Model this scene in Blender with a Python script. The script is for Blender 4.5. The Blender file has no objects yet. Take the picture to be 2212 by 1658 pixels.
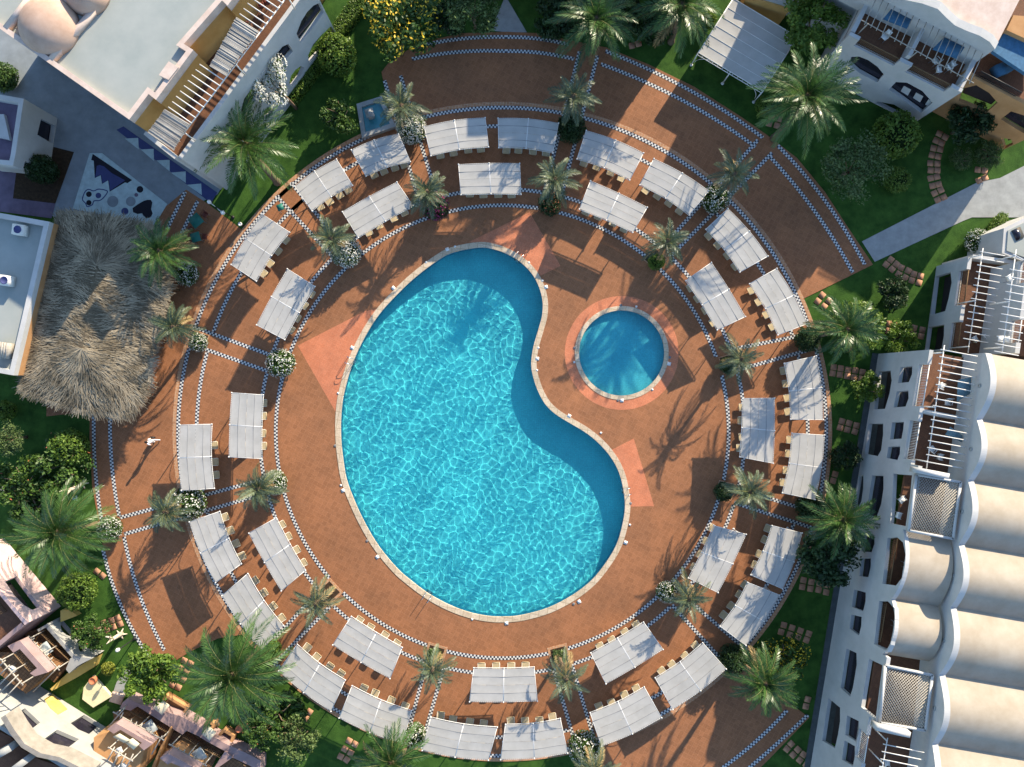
import bpy, math, random
import numpy as np
from mathutils import Vector, Matrix

random.seed(11); RNG = np.random.default_rng(11)
SC = bpy.context.scene; COL = SC.collection
PI = math.pi; R = math.radians
S, H = 0.04, 58.0            # metres per reference pixel on the ground, camera height
CX, CY = 1106.0, 829.0
K = 0.27769
WIN = {'A': (0, 0), 'B': (537.3, 0), 'C': (1074.5, 0), 'D': (1598, 0), 'E': (0, 383.8), 'F': (537.3, 383.8),
       'G': (1074.5, 383.8), 'H': (1598, 383.8), 'I': (0, 805.9), 'J': (537.3, 805.9), 'K': (1074.5, 805.9),
       'L': (1598, 805.9), 'M': (0, 1197.3), 'N': (537.3, 1197.3), 'O': (1074.5, 1197.3), 'P': (1598, 1197.3)}


def Z(w, x, y):
    o = WIN[w]
    return (o[0] + K * x, o[1] + K * y)


def ZL(w, pts):
    return [Z(w, x, y) for x, y in pts]


def P(p, z=0.0):
    """photo measurement -> the place's own coordinates at height z"""
    k = S * (H - z) / H
    return Vector(((p[0] - CX) * k, (CY - p[1]) * k, z))


def P2(p, z=0.0):
    v = P(p, z)
    return (v.x, v.y)


# ------------------------------------------------------------------ materials
def mat(name, col, rough=0.8, var=0.12, scale=1.5, spec=0.25, bump=0.0, bscale=20.0, hue=0.0, col2=None, detail=6.0, trans=0.0, metal=0.0):
    m = bpy.data.materials.new(name); m.use_nodes = True
    nt = m.node_tree; N = nt.nodes; L = nt.links
    b = N['Principled BSDF']
    b.inputs['Roughness'].default_value = rough
    b.inputs['Specular IOR Level'].default_value = spec
    b.inputs['Metallic'].default_value = metal
    tc = N.new('ShaderNodeTexCoord')
    geo = N.new('ShaderNodeNewGeometry')
    n1 = N.new('ShaderNodeTexNoise'); n1.inputs['Scale'].default_value = scale; n1.inputs['Detail'].default_value = detail
    n1.inputs['Roughness'].default_value = 0.65
    L.new(geo.outputs['Position'], n1.inputs['Vector'])
    rp = N.new('ShaderNodeValToRGB')
    c2 = col2 if col2 else tuple(min(1, c * (1 + var)) for c in col)
    c1 = tuple(c * (1 - var) for c in col) if not col2 else col
    rp.color_ramp.elements[0].position = 0.33; rp.color_ramp.elements[0].color = (*c1, 1)
    rp.color_ramp.elements[1].position = 0.67; rp.color_ramp.elements[1].color = (*c2, 1)
    L.new(n1.outputs['Fac'], rp.inputs['Fac'])
    L.new(rp.outputs['Color'], b.inputs['Base Color'])
    if bump:
        n2 = N.new('ShaderNodeTexNoise'); n2.inputs['Scale'].default_value = bscale; n2.inputs['Detail'].default_value = 4
        L.new(geo.outputs['Position'], n2.inputs['Vector'])
        bp = N.new('ShaderNodeBump'); bp.inputs['Strength'].default_value = bump; bp.inputs['Distance'].default_value = 0.05
        L.new(n2.outputs['Fac'], bp.inputs['Height']); L.new(bp.outputs['Normal'], b.inputs['Normal'])
    if trans:
        tr = N.new('ShaderNodeBsdfTranslucent'); mx = N.new('ShaderNodeMixShader'); mx.inputs[0].default_value = trans
        L.new(rp.outputs['Color'], tr.inputs['Color'])
        L.new(b.outputs[0], mx.inputs[1]); L.new(tr.outputs[0], mx.inputs[2])
        L.new(mx.outputs[0], N['Material Output'].inputs[0])
    m['_ramp'] = rp.name
    return m


def leafmat(name, c_lo, c_hi, rough=0.5, trans=0.25, scale=3.0, spec=0.35):
    """foliage: each leaf takes its own tone (per-leaf attribute) plus clumps of lighter and darker growth"""
    m = bpy.data.materials.new(name); m.use_nodes = True
    nt = m.node_tree; N = nt.nodes; L = nt.links
    b = N['Principled BSDF']; b.inputs['Roughness'].default_value = rough; b.inputs['Specular IOR Level'].default_value = spec
    at = N.new('ShaderNodeAttribute'); at.attribute_name = 'tone'
    geo = N.new('ShaderNodeNewGeometry')
    n1 = N.new('ShaderNodeTexNoise'); n1.inputs['Scale'].default_value = scale; n1.inputs['Detail'].default_value = 3
    L.new(geo.outputs['Position'], n1.inputs['Vector'])
    ad = N.new('ShaderNodeMath'); ad.operation = 'ADD'
    ml = N.new('ShaderNodeMath'); ml.operation = 'MULTIPLY'; ml.inputs[1].default_value = 0.5
    L.new(n1.outputs['Fac'], ad.inputs[0]); L.new(at.outputs['Fac'], ad.inputs[1]); L.new(ad.outputs[0], ml.inputs[0])
    rp = N.new('ShaderNodeValToRGB')
    rp.color_ramp.elements[0].position = 0.25; rp.color_ramp.elements[0].color = (*c_lo, 1)
    rp.color_ramp.elements[1].position = 0.75; rp.color_ramp.elements[1].color = (*c_hi, 1)
    L.new(ml.outputs[0], rp.inputs['Fac']); L.new(rp.outputs['Color'], b.inputs['Base Color'])
    if trans:
        tr = N.new('ShaderNodeBsdfTranslucent'); mx = N.new('ShaderNodeMixShader'); mx.inputs[0].default_value = trans
        L.new(rp.outputs['Color'], tr.inputs['Color'])
        L.new(b.outputs[0], mx.inputs[1]); L.new(tr.outputs[0], mx.inputs[2])
        L.new(mx.outputs[0], N['Material Output'].inputs[0])
    return m


# ------------------------------------------------------------------ mesh builder
class MB:
    def __init__(s):
        s.V = []; s.F = []; s.M = []; s.T = []; s.n = 0

    def add(s, verts, faces, mi=0, tone=None):
        b = s.n
        s.V.append(np.asarray(verts, float).reshape(-1, 3)); s.n += len(s.V[-1])
        for i, f in enumerate(faces):
            s.F.append([b + j for j in f]); s.M.append(mi); s.T.append(0.5 if tone is None else tone)

    def quads(s, A, mi=0, tone=None):
        """A: (n,4,3) array"""
        A = np.asarray(A, float); n = len(A); b = s.n
        s.V.append(A.reshape(-1, 3)); s.n += 4 * n
        idx = (np.arange(4 * n) + b).reshape(n, 4).tolist()
        s.F.extend(idx); s.M.extend([mi] * n)
        s.T.extend([0.5] * n if tone is None else list(tone))

    def box(s, c, d, rz=0.0, mi=0, M=None):
        x, y, z = d[0] / 2, d[1] / 2, d[2] / 2
        v = [(-x, -y, -z), (x, -y, -z), (x, y, -z), (-x, y, -z), (-x, -y, z), (x, -y, z), (x, y, z), (-x, y, z)]
        if M is None:
            M = Matrix.Translation(Vector(c)) @ Matrix.Rotation(rz, 4, 'Z')
        v = [tuple(M @ Vector(q)) for q in v]
        s.add(v, [(0, 3, 2, 1), (4, 5, 6, 7), (0, 1, 5, 4), (1, 2, 6, 5), (2, 3, 7, 6), (3, 0, 4, 7)], mi)

    def bar(s, a, b, w, h=None, mi=0):
        """rectangular bar from a to b"""
        a = Vector(a); b = Vector(b); h = w if h is None else h
        d = (b - a); ln = d.length
        if ln < 1e-6:
            return
        q = d.to_track_quat('X', 'Z').to_matrix().to_4x4()
        s.box(None, (ln, w, h), M=Matrix.Translation((a + b) / 2) @ q, mi=mi)

    def tube(s, pts, r, n=8, mi=0, cap=True):
        pts = [Vector(p) for p in pts]; m = len(pts)
        rr = r if hasattr(r, '__len__') else [r] * m
        vs = []
        for i, p in enumerate(pts):
            t = (pts[min(i + 1, m - 1)] - pts[max(i - 1, 0)]).normalized()
            u = t.cross(Vector((0, 0, 1)) if abs(t.z) < 0.9 else Vector((1, 0, 0))).normalized(); w = t.cross(u)
            for k in range(n):
                a = 2 * PI * k / n
                vs.append(tuple(p + (u * math.cos(a) + w * math.sin(a)) * rr[i]))
        fs = [(i * n + k, i * n + (k + 1) % n, (i + 1) * n + (k + 1) % n, (i + 1) * n + k) for i in range(m - 1) for k in range(n)]
        if cap:
            fs += [tuple(range(n))[::-1], tuple((m - 1) * n + k for k in range(n))]
        s.add(vs, fs, mi)

    def lathe(s, prof, n=16, c=(0, 0, 0), mi=0):
        vs = []; m = len(prof)
        for r, z in prof:
            for k in range(n):
                a = 2 * PI * k / n
                vs.append((c[0] + r * math.cos(a), c[1] + r * math.sin(a), c[2] + z))
        fs = [(i * n + k, i * n + (k + 1) % n, (i + 1) * n + (k + 1) % n, (i + 1) * n + k) for i in range(m - 1) for k in range(n)]
        fs += [tuple(range(n))[::-1], tuple((m - 1) * n + k for k in range(n))]
        s.add(vs, fs, mi)

    def prism(s, poly, z0, z1, mi=0, top=True, bottom=False):
        """poly: list of xy (convex or simple); vertical sides"""
        n = len(poly)
        a = sum(poly[i][0] * poly[(i + 1) % n][1] - poly[(i + 1) % n][0] * poly[i][1] for i in range(n))
        if a < 0:
            poly = poly[::-1]
        v = [(x, y, z0) for x, y in poly] + [(x, y, z1) for x, y in poly]
        f = [(i, (i + 1) % n, n + (i + 1) % n, n + i) for i in range(n)]
        if top:
            f.append(tuple(range(n, 2 * n)))
        if bottom:
            f.append(tuple(range(n))[::-1])
        s.add(v, f, mi)

    def build(s, name, mats, parent=None, smooth=False, loc=None, tone=False, uv=None):
        me = bpy.data.meshes.new(name)
        V = np.concatenate(s.V) if s.V else np.zeros((0, 3))
        if loc is not None:
            V = V - np.asarray(loc, float)
        ln = np.array([len(f) for f in s.F], dtype=np.int32)
        me.vertices.add(len(V)); me.vertices.foreach_set('co', V.ravel())
        me.loops.add(int(ln.sum())); me.polygons.add(len(ln))
        st = np.concatenate(([0], np.cumsum(ln)[:-1])).astype(np.int32)
        me.loops.foreach_set('vertex_index', np.concatenate([np.asarray(f, dtype=np.int32) for f in s.F]) if s.F and len(set(ln)) > 1 else np.asarray(s.F, dtype=np.int32).ravel())
        me.polygons.foreach_set('loop_start', st); me.polygons.foreach_set('loop_total', ln)
        me.polygons.foreach_set('material_index', np.asarray(s.M, dtype=np.int32))
        if smooth:
            me.polygons.foreach_set('use_smooth', np.ones(len(ln), dtype=bool))
        for m in (mats if isinstance(mats, (list, tuple)) else [mats]):
            me.materials.append(m)
        if tone:
            at = me.attributes.new('tone', 'FLOAT', 'FACE'); at.data.foreach_set('value', np.asarray(s.T, dtype=np.float32))
        me.update(calc_edges=True)
        me.validate()
        return link(name, me, parent, loc)


def link(name, me, parent=None, loc=None):
    o = bpy.data.objects.new(name, me); COL.objects.link(o)
    if loc is not None:
        o.location = loc
    if parent is not None:
        o.parent = parent
    return o


def thing(name, label, cat, loc=(0, 0, 0), rz=0.0, group=None):
    o = bpy.data.objects.new(name, None); COL.objects.link(o)
    o.empty_display_size = 0.3
    o.location = loc; o.rotation_euler = (0, 0, rz); tag(o, label, cat, group)
    return o


def tag(o, label, cat, group=None):
    o['label'] = label; o['category'] = cat
    if group:
        o['group'] = group
    return o


def struct(o, kind='structure'):
    o['kind'] = kind
    return o


def copy_thing(root, loc, rz=0.0, label=None, group=None, scale=None):
    r = root.copy(); COL.objects.link(r); r.location = loc; r.rotation_euler = (0, 0, rz)
    if scale is not None:
        r.scale = scale if hasattr(scale, '__len__') else (scale,) * 3
    if label:
        r['label'] = label
    if group:
        r['group'] = group
    for ch in list(root.children):
        c = ch.copy(); COL.objects.link(c); c.parent = r
        for g in list(ch.children):
            d = g.copy(); COL.objects.link(d); d.parent = c
    return r


def plate_mesh(name, outer, holes, thick, xf, mats):
    """filled 2-D outline with holes, extruded by thick on both sides of its plane; xf maps (s,t,n) -> world"""
    cu = bpy.data.curves.new(name, 'CURVE'); cu.dimensions = '2D'; cu.fill_mode = 'BOTH'; cu.extrude = thick / 2
    for ring in [outer] + list(holes):
        sp = cu.splines.new('POLY'); sp.points.add(len(ring) - 1); sp.use_cyclic_u = True
        for q, p in zip(sp.points, ring):
            q.co = (p[0], p[1], 0, 1)
    ob = bpy.data.objects.new(name, cu)
    me = bpy.data.meshes.new_from_object(ob)
    bpy.data.objects.remove(ob); bpy.data.curves.remove(cu)
    n = len(me.vertices); co = np.empty(n * 3); me.vertices.foreach_get('co', co); co = co.reshape(-1, 3)
    me.vertices.foreach_set('co', np.array([xf(*c) for c in co]).ravel())
    me.materials.clear()
    for m in (mats if isinstance(mats, (list, tuple)) else [mats]):
        me.materials.append(m)
    for p in me.polygons:
        p.use_smooth = False
    me.update()
    me.name = name
    return me


def sheet(name, outer, holes, z, thick, m, parent=None):
    """horizontal plate whose top is at z; outlines in world xy"""
    me = plate_mesh(name, outer, holes, thick, lambda x, y, n: (x, y, z - thick / 2 + n), m)
    return link(name, me, parent)


def arc(c, r, a0, a1, n):
    return [(c[0] + r * math.cos(a0 + (a1 - a0) * i / n), c[1] + r * math.sin(a0 + (a1 - a0) * i / n)) for i in range(n + 1)]


def smooth_closed(pts, n=6):
    """Catmull-Rom through a closed list of xy"""
    out = []; m = len(pts)
    for i in range(m):
        p0, p1, p2, p3 = (np.array(pts[(i + k - 1) % m]) for k in range(4))
        for j in range(n):
            t = j / n
            out.append(tuple(0.5 * (2 * p1 + (p2 - p0) * t + (2 * p0 - 5 * p1 + 4 * p2 - p3) * t * t + (3 * p1 - p0 - 3 * p2 + p3) * t ** 3)))
    return out


def offset_poly(pts, d):
    """offset closed xy outline outward by d (outline any orientation)"""
    a = sum(pts[i][0] * pts[(i + 1) % len(pts)][1] - pts[(i + 1) % len(pts)][0] * pts[i][1] for i in range(len(pts)))
    sg = 1 if a > 0 else -1
    out = []; m = len(pts)
    for i in range(m):
        p = np.array(pts[i]); t = np.array(pts[(i + 1) % m]) - np.array(pts[i - 1]); t = t / (np.linalg.norm(t) + 1e-9)
        out.append(tuple(p + sg * d * np.array((t[1], -t[0]))))
    return out


# ------------------------------------------------------------------ render, camera, light
SC.render.engine = 'CYCLES'
SC.view_settings.view_transform = 'Standard'; SC.view_settings.look = 'None'
SC.view_settings.exposure = EXPOSURE = 1.38
SC.view_settings.gamma = 1.0
SC.cycles.max_bounces = 8; SC.cycles.transparent_max_bounces = 8; SC.cycles.use_denoising = True
SC.cycles.diffuse_bounces = 3; SC.cycles.glossy_bounces = 3; SC.cycles.transmission_bounces = 6
cam = bpy.data.cameras.new('camera'); camo = bpy.data.objects.new('camera', cam); COL.objects.link(camo)
camo.location = (0, 0, H); cam.sensor_width = 36; cam.lens = 36 * H / (2 * 1106 * S); cam.clip_end = 2000; cam.clip_start = 1
SC.camera = camo
SUN_EL = R(21.0)
SUN_DIR = Vector((0.555 * math.cos(SUN_EL), 0.832 * math.cos(SUN_EL), math.sin(SUN_EL))).normalized()
w = bpy.data.worlds.new('World'); SC.world = w; w.use_nodes = True
sky = w.node_tree.nodes.new('ShaderNodeTexSky'); sky.sky_type = 'NISHITA'; sky.sun_disc = False
sky.sun_elevation = SUN_EL; sky.ozone_density = 2.5; sky.dust_density = 0.4; sky.sun_rotation = math.atan2(SUN_DIR.x, SUN_DIR.y)
w.node_tree.links.new(sky.outputs[0], w.node_tree.nodes['Background'].inputs[0])
w.node_tree.nodes['Background'].inputs[1].default_value = 0.125
sl = bpy.data.lights.new('sun', 'SUN'); sl.energy = 4.2; sl.angle = R(0.5); sl.color = (1.0, 0.86, 0.66)
sl.cycles.is_caustics_light = True
so = bpy.data.objects.new('sun', sl); COL.objects.link(so); so.location = (30, 40, 60)
so.rotation_euler = SUN_DIR.to_track_quat('Z', 'Y').to_euler()
# ------------------------------------------------------------------ the ground, the deck, the pools
CEN = (1085.0, 933.0)       # centre of the rings


def pol(r, a):
    """ring point: a in degrees clockwise from twelve o'clock"""
    return (CEN[0] + r * math.sin(R(a)), CEN[1] - r * math.cos(R(a)))


def rp(p):
    dx, dy = p[0] - CEN[0], p[1] - CEN[1]
    return math.hypot(dx, dy), math.degrees(math.atan2(dx, -dy)) % 360


def cw(pts):
    return [P2(p) for p in pts]


pool_px = [(1037, 535), (981.6, 545), (948, 561.5), (898, 599), (856.6, 638), (820.5, 678), (793, 720), (770.6, 764), (756.7, 800),
           (745.6, 839), (739.5, 870), (736.2, 910), (736.7, 950), (740, 983.6), (748, 1033.6), (765, 1081), (790, 1134), (820, 1183),
           (856.6, 1227), (884.4, 1252), (926, 1283), (967.7, 1306), (1009.4, 1322), (1051, 1331), (1088, 1333), (1130, 1329), (1185.6, 1313),
           (1235.6, 1287), (1277, 1255), (1307.8, 1217), (1330, 1180), (1343, 1140), (1350, 1095), (1345, 1050), (1334, 1014),
           (1316, 983.6), (1291, 955.9), (1263, 933.6), (1230, 914), (1199.5, 894.8), (1177, 872.5), (1160.6, 842), (1150, 808),
           (1147.5, 783), (1152, 750), (1163, 711.5), (1171, 681), (1171.7, 650), (1164, 620), (1149, 592), (1124.5, 567), (1096.7, 550), (1070, 540)]
pool_xy = smooth_closed(cw(pool_px), 4)
kid_c = P2((1343, 763)); kid_xy = arc(kid_c, 92 * S, 0, 2 * PI, 72)[:-1]
pool_out = offset_poly(pool_xy, 0.47); kid_out = arc(kid_c, 101.5 * S, 0, 2 * PI, 72)[:-1]

# materials of the ground
def tile_mat(name, c1, c2, rot, scale, mortar, grout=0.012, varscale=0.25, stain=(0.5, 0.5, 0.5), stain_amt=0.25):
    m = bpy.data.materials.new(name); m.use_nodes = True
    nt = m.node_tree; N = nt.nodes; L = nt.links; b = N['Principled BSDF']
    b.inputs['Roughness'].default_value = 0.75; b.inputs['Specular IOR Level'].default_value = 0.25
    geo = N.new('ShaderNodeNewGeometry'); mp = N.new('ShaderNodeMapping'); mp.inputs['Rotation'].default_value[2] = rot
    L.new(geo.outputs['Position'], mp.inputs['Vector'])
    br = N.new('ShaderNodeTexBrick'); br.offset = 0.0; br.inputs['Scale'].default_value = scale
    br.inputs['Brick Width'].default_value = 1.0; br.inputs['Row Height'].default_value = 1.0
    br.inputs['Mortar Size'].default_value = grout; br.inputs['Bias'].default_value = 0.0
    br.inputs['Color1'].default_value = (*c1, 1); br.inputs['Color2'].default_value = (*c2, 1); br.inputs['Mortar'].default_value = (*mortar, 1)
    L.new(mp.outputs[0], br.inputs['Vector'])
    n1 = N.new('ShaderNodeTexNoise'); n1.inputs['Scale'].default_value = varscale; n1.inputs['Detail'].default_value = 8; n1.inputs['Roughness'].default_value = 0.7
    L.new(geo.outputs['Position'], n1.inputs['Vector'])
    rp_ = N.new('ShaderNodeValToRGB'); rp_.color_ramp.elements[0].position = 0.3; rp_.color_ramp.elements[1].position = 0.72
    rp_.color_ramp.elements[0].color = (0.72, 0.74, 0.78, 1); rp_.color_ramp.elements[1].color = (1.18, 1.12, 1.08, 1)
    L.new(n1.outputs['Fac'], rp_.inputs['Fac'])
    n3 = N.new('ShaderNodeTexNoise'); n3.inputs['Scale'].default_value = 9; n3.inputs['Detail'].default_value = 3
    L.new(geo.outputs['Position'], n3.inputs['Vector'])
    r3 = N.new('ShaderNodeMapRange'); r3.inputs[1].default_value = 0.3; r3.inputs[2].default_value = 0.7; r3.inputs[3].default_value = 0.86; r3.inputs[4].default_value = 1.12
    L.new(n3.outputs['Fac'], r3.inputs[0])
    m1 = N.new('ShaderNodeMixRGB'); m1.blend_type = 'MULTIPLY'; m1.inputs[0].default_value = 1
    m2 = N.new('ShaderNodeMixRGB'); m2.blend_type = 'MULTIPLY'; m2.inputs[0].default_value = 1
    L.new(br.outputs['Color'], m1.inputs[1]); L.new(rp_.outputs['Color'], m1.inputs[2])
    L.new(m1.outputs[0], m2.inputs[1]); L.new(r3.outputs[0], m2.inputs[2])
    L.new(m2.outputs[0], b.inputs['Base Color'])
    return m


M_deck = tile_mat('terracotta_tiles', (0.262, 0.114, 0.050), (0.315, 0.138, 0.062), R(28), 2.6, (0.37, 0.18, 0.095), 0.022)
M_coral = tile_mat('coral_tiles', (0.50, 0.175, 0.085), (0.55, 0.20, 0.10), R(28), 2.6, (0.55, 0.25, 0.14), 0.015)
M_grass = mat('lawn', (0.020, 0.055, 0.010), 0.9, scale=0.9, col2=(0.050, 0.115, 0.020), spec=0.1, bump=0.6, bscale=14, detail=9)
M_conc = mat('concrete_path', (0.30, 0.31, 0.30), 0.85, var=0.15, scale=1.2, bump=0.1)
M_cope = tile_mat('travertine_coping', (0.50, 0.40, 0.27), (0.60, 0.50, 0.36), R(10), 1.4, (0.36, 0.28, 0.18), 0.03)
M_brick = tile_mat('brick_border', (0.40, 0.20, 0.10), (0.50, 0.27, 0.14), R(12), 4.0, (0.5, 0.36, 0.24), 0.06)
M_soil = mat('soil', (0.045, 0.028, 0.016), 0.95, var=0.4, scale=4, bump=0.4)
M_poolfloor = tile_mat('pool_mosaic', (0.080, 0.64, 0.67), (0.095, 0.68, 0.71), 0, 6.0, (0.05, 0.45, 0.6), 0.03)
M_kidfloor = tile_mat('kids_pool_mosaic', (0.08, 0.55, 0.62), (0.09, 0.58, 0.65), 0, 6.0, (0.07, 0.45, 0.58), 0.03)


def checker_mat():
    m = bpy.data.materials.new('checker_tiles'); m.use_nodes = True
    nt = m.node_tree; N = nt.nodes; L = nt.links; b = N['Principled BSDF']; b.inputs['Roughness'].default_value = 0.4
    uv = N.new('ShaderNodeUVMap'); ck = N.new('ShaderNodeTexChecker'); ck.inputs['Scale'].default_value = 1.0
    ck.inputs['Color1'].default_value = (0.60, 0.60, 0.57, 1); ck.inputs['Color2'].default_value = (0.018, 0.026, 0.045, 1)
    L.new(uv.outputs[0], ck.inputs['Vector']); L.new(ck.outputs['Color'], b.inputs['Base Color'])
    return m


M_check = checker_mat()
TILE = 0.155


def band(line, width, rows, z, m=None, name='checker_band'):
    """a strip of tiles along a polyline of world xy; uv counts tiles"""
    pts = [np.array(p) for p in line]; V = []; UV = []; s = 0.0
    for i, p in enumerate(pts):
        t = pts[min(i + 1, len(pts) - 1)] - pts[max(i - 1, 0)]; t = t / np.linalg.norm(t); nn = np.array((-t[1], t[0]))
        if i:
            s += np.linalg.norm(p - pts[i - 1])
        V += [(*(p - nn * width / 2), z), (*(p + nn * width / 2), z)]
        UV += [(s / TILE, 0.001), (s / TILE, rows - 0.001)]
    return V, UV


class Bands:
    def __init__(s):
        s.V = []; s.UV = []; s.F = []

    def add(s, line, z, rows=2):
        V, UV = band(line, rows * TILE, rows, z)
        b = len(s.V); s.V += V; s.UV += UV
        s.F += [(b + 2 * i, b + 2 * i + 2, b + 2 * i + 3, b + 2 * i + 1) for i in range(len(line) - 1)]

    def build(s, name):
        me = bpy.data.meshes.new(name); me.from_pydata(s.V, [], s.F)
        uv = me.uv_layers.new(name='UVMap')
        for l in me.loops:
            uv.data[l.index].uv = s.UV[l.vertex_index]
        me.materials.append(M_check); me.update()
        return struct(link(name, me))


# --- terrain: one big sheet with the two pools cut out
BIG = 260
ground = struct(sheet('ground', [(-BIG, -BIG), (BIG, -BIG), (BIG, BIG), (-BIG, BIG)], [pool_out, kid_out], -0.05, 0.02, M_grass))

# --- planters (square pits) along the twelve walkways
PAIR = [  # clock half-hours, clockwise from 12:30: (line a inner, outer), (line b inner, outer), outer radius
    ((1185.6, 377.6), (1246.7, 133), (1216, 411), (1283, 150), 838),
    ((1452, 511), (1630, 311), (1449.5, 553), (1655, 344), 838),
    ((1619, 747.6), (1717.5, 728), (1630, 789.4), (1739.6, 758.7), 706),
    ((1594, 1056), (1720, 1095), (1594, 1089), (1715, 1128), 706),
    ((1510.6, 1317), (1594, 1389), (1455, 1311), (1558, 1425), 706),
    ((1238.5, 1447), (1280, 1586), (1199.6, 1458.5), (1238, 1592), 706),
    ((951, 1469.6), (920.6, 1575), (909.5, 1477.7), (884.5, 1572), 706),
    ((704, 1319.6), (612, 1414), (670.6, 1297), (584.5, 1389), 706),
    ((552.7, 1072.6), (269.5, 1154), (536, 1045), (261, 1118), 846),
    ((572, 800), (447, 756), (583, 767), (391.6, 697), 706),
    ((698.4, 481), (640, 408.7), (698.4, 533.6), (601, 428), 706),
    ((937, 402.7), (862, 152.7), (901, 422), (826, 158), 800),
]
CLOCK = ['half-past-twelve', 'half-past-one', 'half-past-two', 'half-past-three', 'half-past-four', 'half-past-five', 'half-past-six',
         'half-past-seven', 'half-past-eight', 'half-past-nine', 'half-past-ten', 'half-past-eleven']
HOURS = ['twelve', 'one', 'two', 'three', 'four', 'five', 'six', 'seven', 'eight', 'nine', 'ten', 'eleven']


def on_line(p, q, r):
    """point of line p-q at ring radius r, on q's side"""
    d = np.array(q) - np.array(p); d = d / np.linalg.norm(d); f = np.array(p) - np.array(CEN)
    bq = f @ d; c = f @ f - r * r
    t = -bq + math.sqrt(max(bq * bq - c, 0))
    return tuple(np.array(p) + d * t)


in_pl = [(1187, 438), (1416, 560), (1575, 785), (1567, 1060), (1445, 1280), (1208, 1416), (940, 1414), (711, 1279), (592, 1047), (606, 786), (742, 540), (938, 440)]
out_pl = {0: (1234, 275), 1: (1545, 428), 2: (1745, 734), 3: (1754, 1095), 4: (1588, 1425), 5: (1266, 1619), 6: (893, 1592), 7: (584, 1408), 8: (408, 1086), 9: (428, 738), 11: (889, 280)}
pl_holes = []


def square_at(p, half, a):
    c, s_ = math.cos(a), math.sin(a)
    q = P2(p)
    return [(q[0] + (x * c - y * s_) * half, q[1] + (x * s_ + y * c) * half) for x, y in ((-1, -1), (1, -1), (1, 1), (-1, 1))]


PL = []
for k, p in list(enumerate(in_pl)) + sorted(out_pl.items()):
    PL.append((k, p, 0.66 if p in in_pl else 0.72))
    pl_holes.append(square_at(p, PL[-1][2], -R(rp(p)[1])))

disc = [P2(pol(712, a)) for a in np.arange(0, 360, 2)]
deck = struct(sheet('pool_deck', disc, [pool_out, kid_out], 0.0, 0.09, M_deck))


def arcpx(r, a0, a1, n=30):
    return [pol(r, a0 + (a1 - a0) * i / n) for i in range(n + 1)]


# outer decks, a hair lower than the disc
top_deck = [(824, 156), (838, 138), (905, 92), (1000, 72), (1093, 69), (1160, 72), (1230, 87), (1310, 103), (1400, 139), (1500, 188), (1600, 252), (1660, 294),
            (1722, 342), (1782, 415), (1832, 492), (1886, 572), (1737, 645)] + arcpx(690, 66, -20, 40)
struct(sheet('terrace_deck', cw(top_deck), [], -0.006, 0.03, M_deck))
left_deck = [(527, 500), (448, 440), (402, 410), (330, 470), (300, 560), (110, 560), (100, 900), (194, 890), (193, 945), (199, 1050), (213, 1130), (228, 1212), (255, 1290),
             (291, 1375), (314, 1408), (380, 1427), (411, 1408), (470, 1380)] + arcpx(690, 231, 300, 40)
struct(sheet('terrace_deck', cw(left_deck), [], -0.006, 0.03, M_deck))
br_deck = [(1600, 1438), (1748, 1551), (1660, 1642), (1600, 1700), (1400, 1800), (1290, 1800), (1285, 1640)] + arcpx(690, 162, 133, 30)
struct(sheet('terrace_deck', cw(br_deck), [], -0.006, 0.03, M_deck))

# kerb of small bricks round the deck
kb = [P2(pol(712.5, a)) for a in np.arange(0, 360, 2)]; ki = [P2(pol(705, a)) for a in np.arange(0, 360, 2)]
struct(sheet('brick_kerb', kb, [ki], 0.006, 0.10, M_brick))

# checker bands
B_ = Bands()
zc = 0.008
for i in range(12):
    a1, a2, b1, b2, ro = PAIR[i]
    for (p, q), dz in (((a1, a2), 0), ((b1, b2), .0015)):
        B_.add([P2(on_line(p, q, 524 + (ro - 524) * t / 20)) for t in range(21)], zc + dz)
for i in range(12):
    j = (i + 1) % 12
    b1, b2 = PAIR[i][2], PAIR[i][3]; a1, a2 = PAIR[j][0], PAIR[j][1]
    for r in (524, 660, 700):
        s0 = rp(on_line(b1, b2, r))[1]; s1 = rp(on_line(a1, a2, r))[1]
        if s1 < s0:
            s1 += 360
        g = math.degrees(5.0 / r)
        B_.add([P2(pol(r, s0 + g + (s1 - s0 - 2 * g) * t / 40)) for t in range(41)], zc + {524: .003, 660: .006, 700: .009}[r])
    c0 = rp(in_pl[i])[1]; c1 = rp(in_pl[j])[1]
    if c1 < c0:
        c1 += 360
    g = math.degrees(21 / 489)
    B_.add([P2(pol(489, c0 + g + (c1 - c0 - 2 * g) * t / 50)) for t in range(51)], zc + .012)
B_.build('checker_tile_bands')


def through3(a, b, c, n=40):
    """circle arc through three points"""
    a, b, c = map(np.array, (a, b, c))
    A = np.array([b - a, c - a]) * 2; y = np.array([b @ b - a @ a, c @ c - a @ a]); o = np.linalg.solve(A, y)
    r = np.linalg.norm(a - o); t0 = math.atan2(*(a - o)[::-1]); t1 = math.atan2(*(c - o)[::-1])
    while t1 - t0 > PI: t1 -= 2 * PI
    while t1 - t0 < -PI: t1 += 2 * PI
    return [(o[0] + r * math.cos(t0 + (t1 - t0) * i / n), o[1] + r * math.sin(t0 + (t1 - t0) * i / n)) for i in range(n + 1)]


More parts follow.
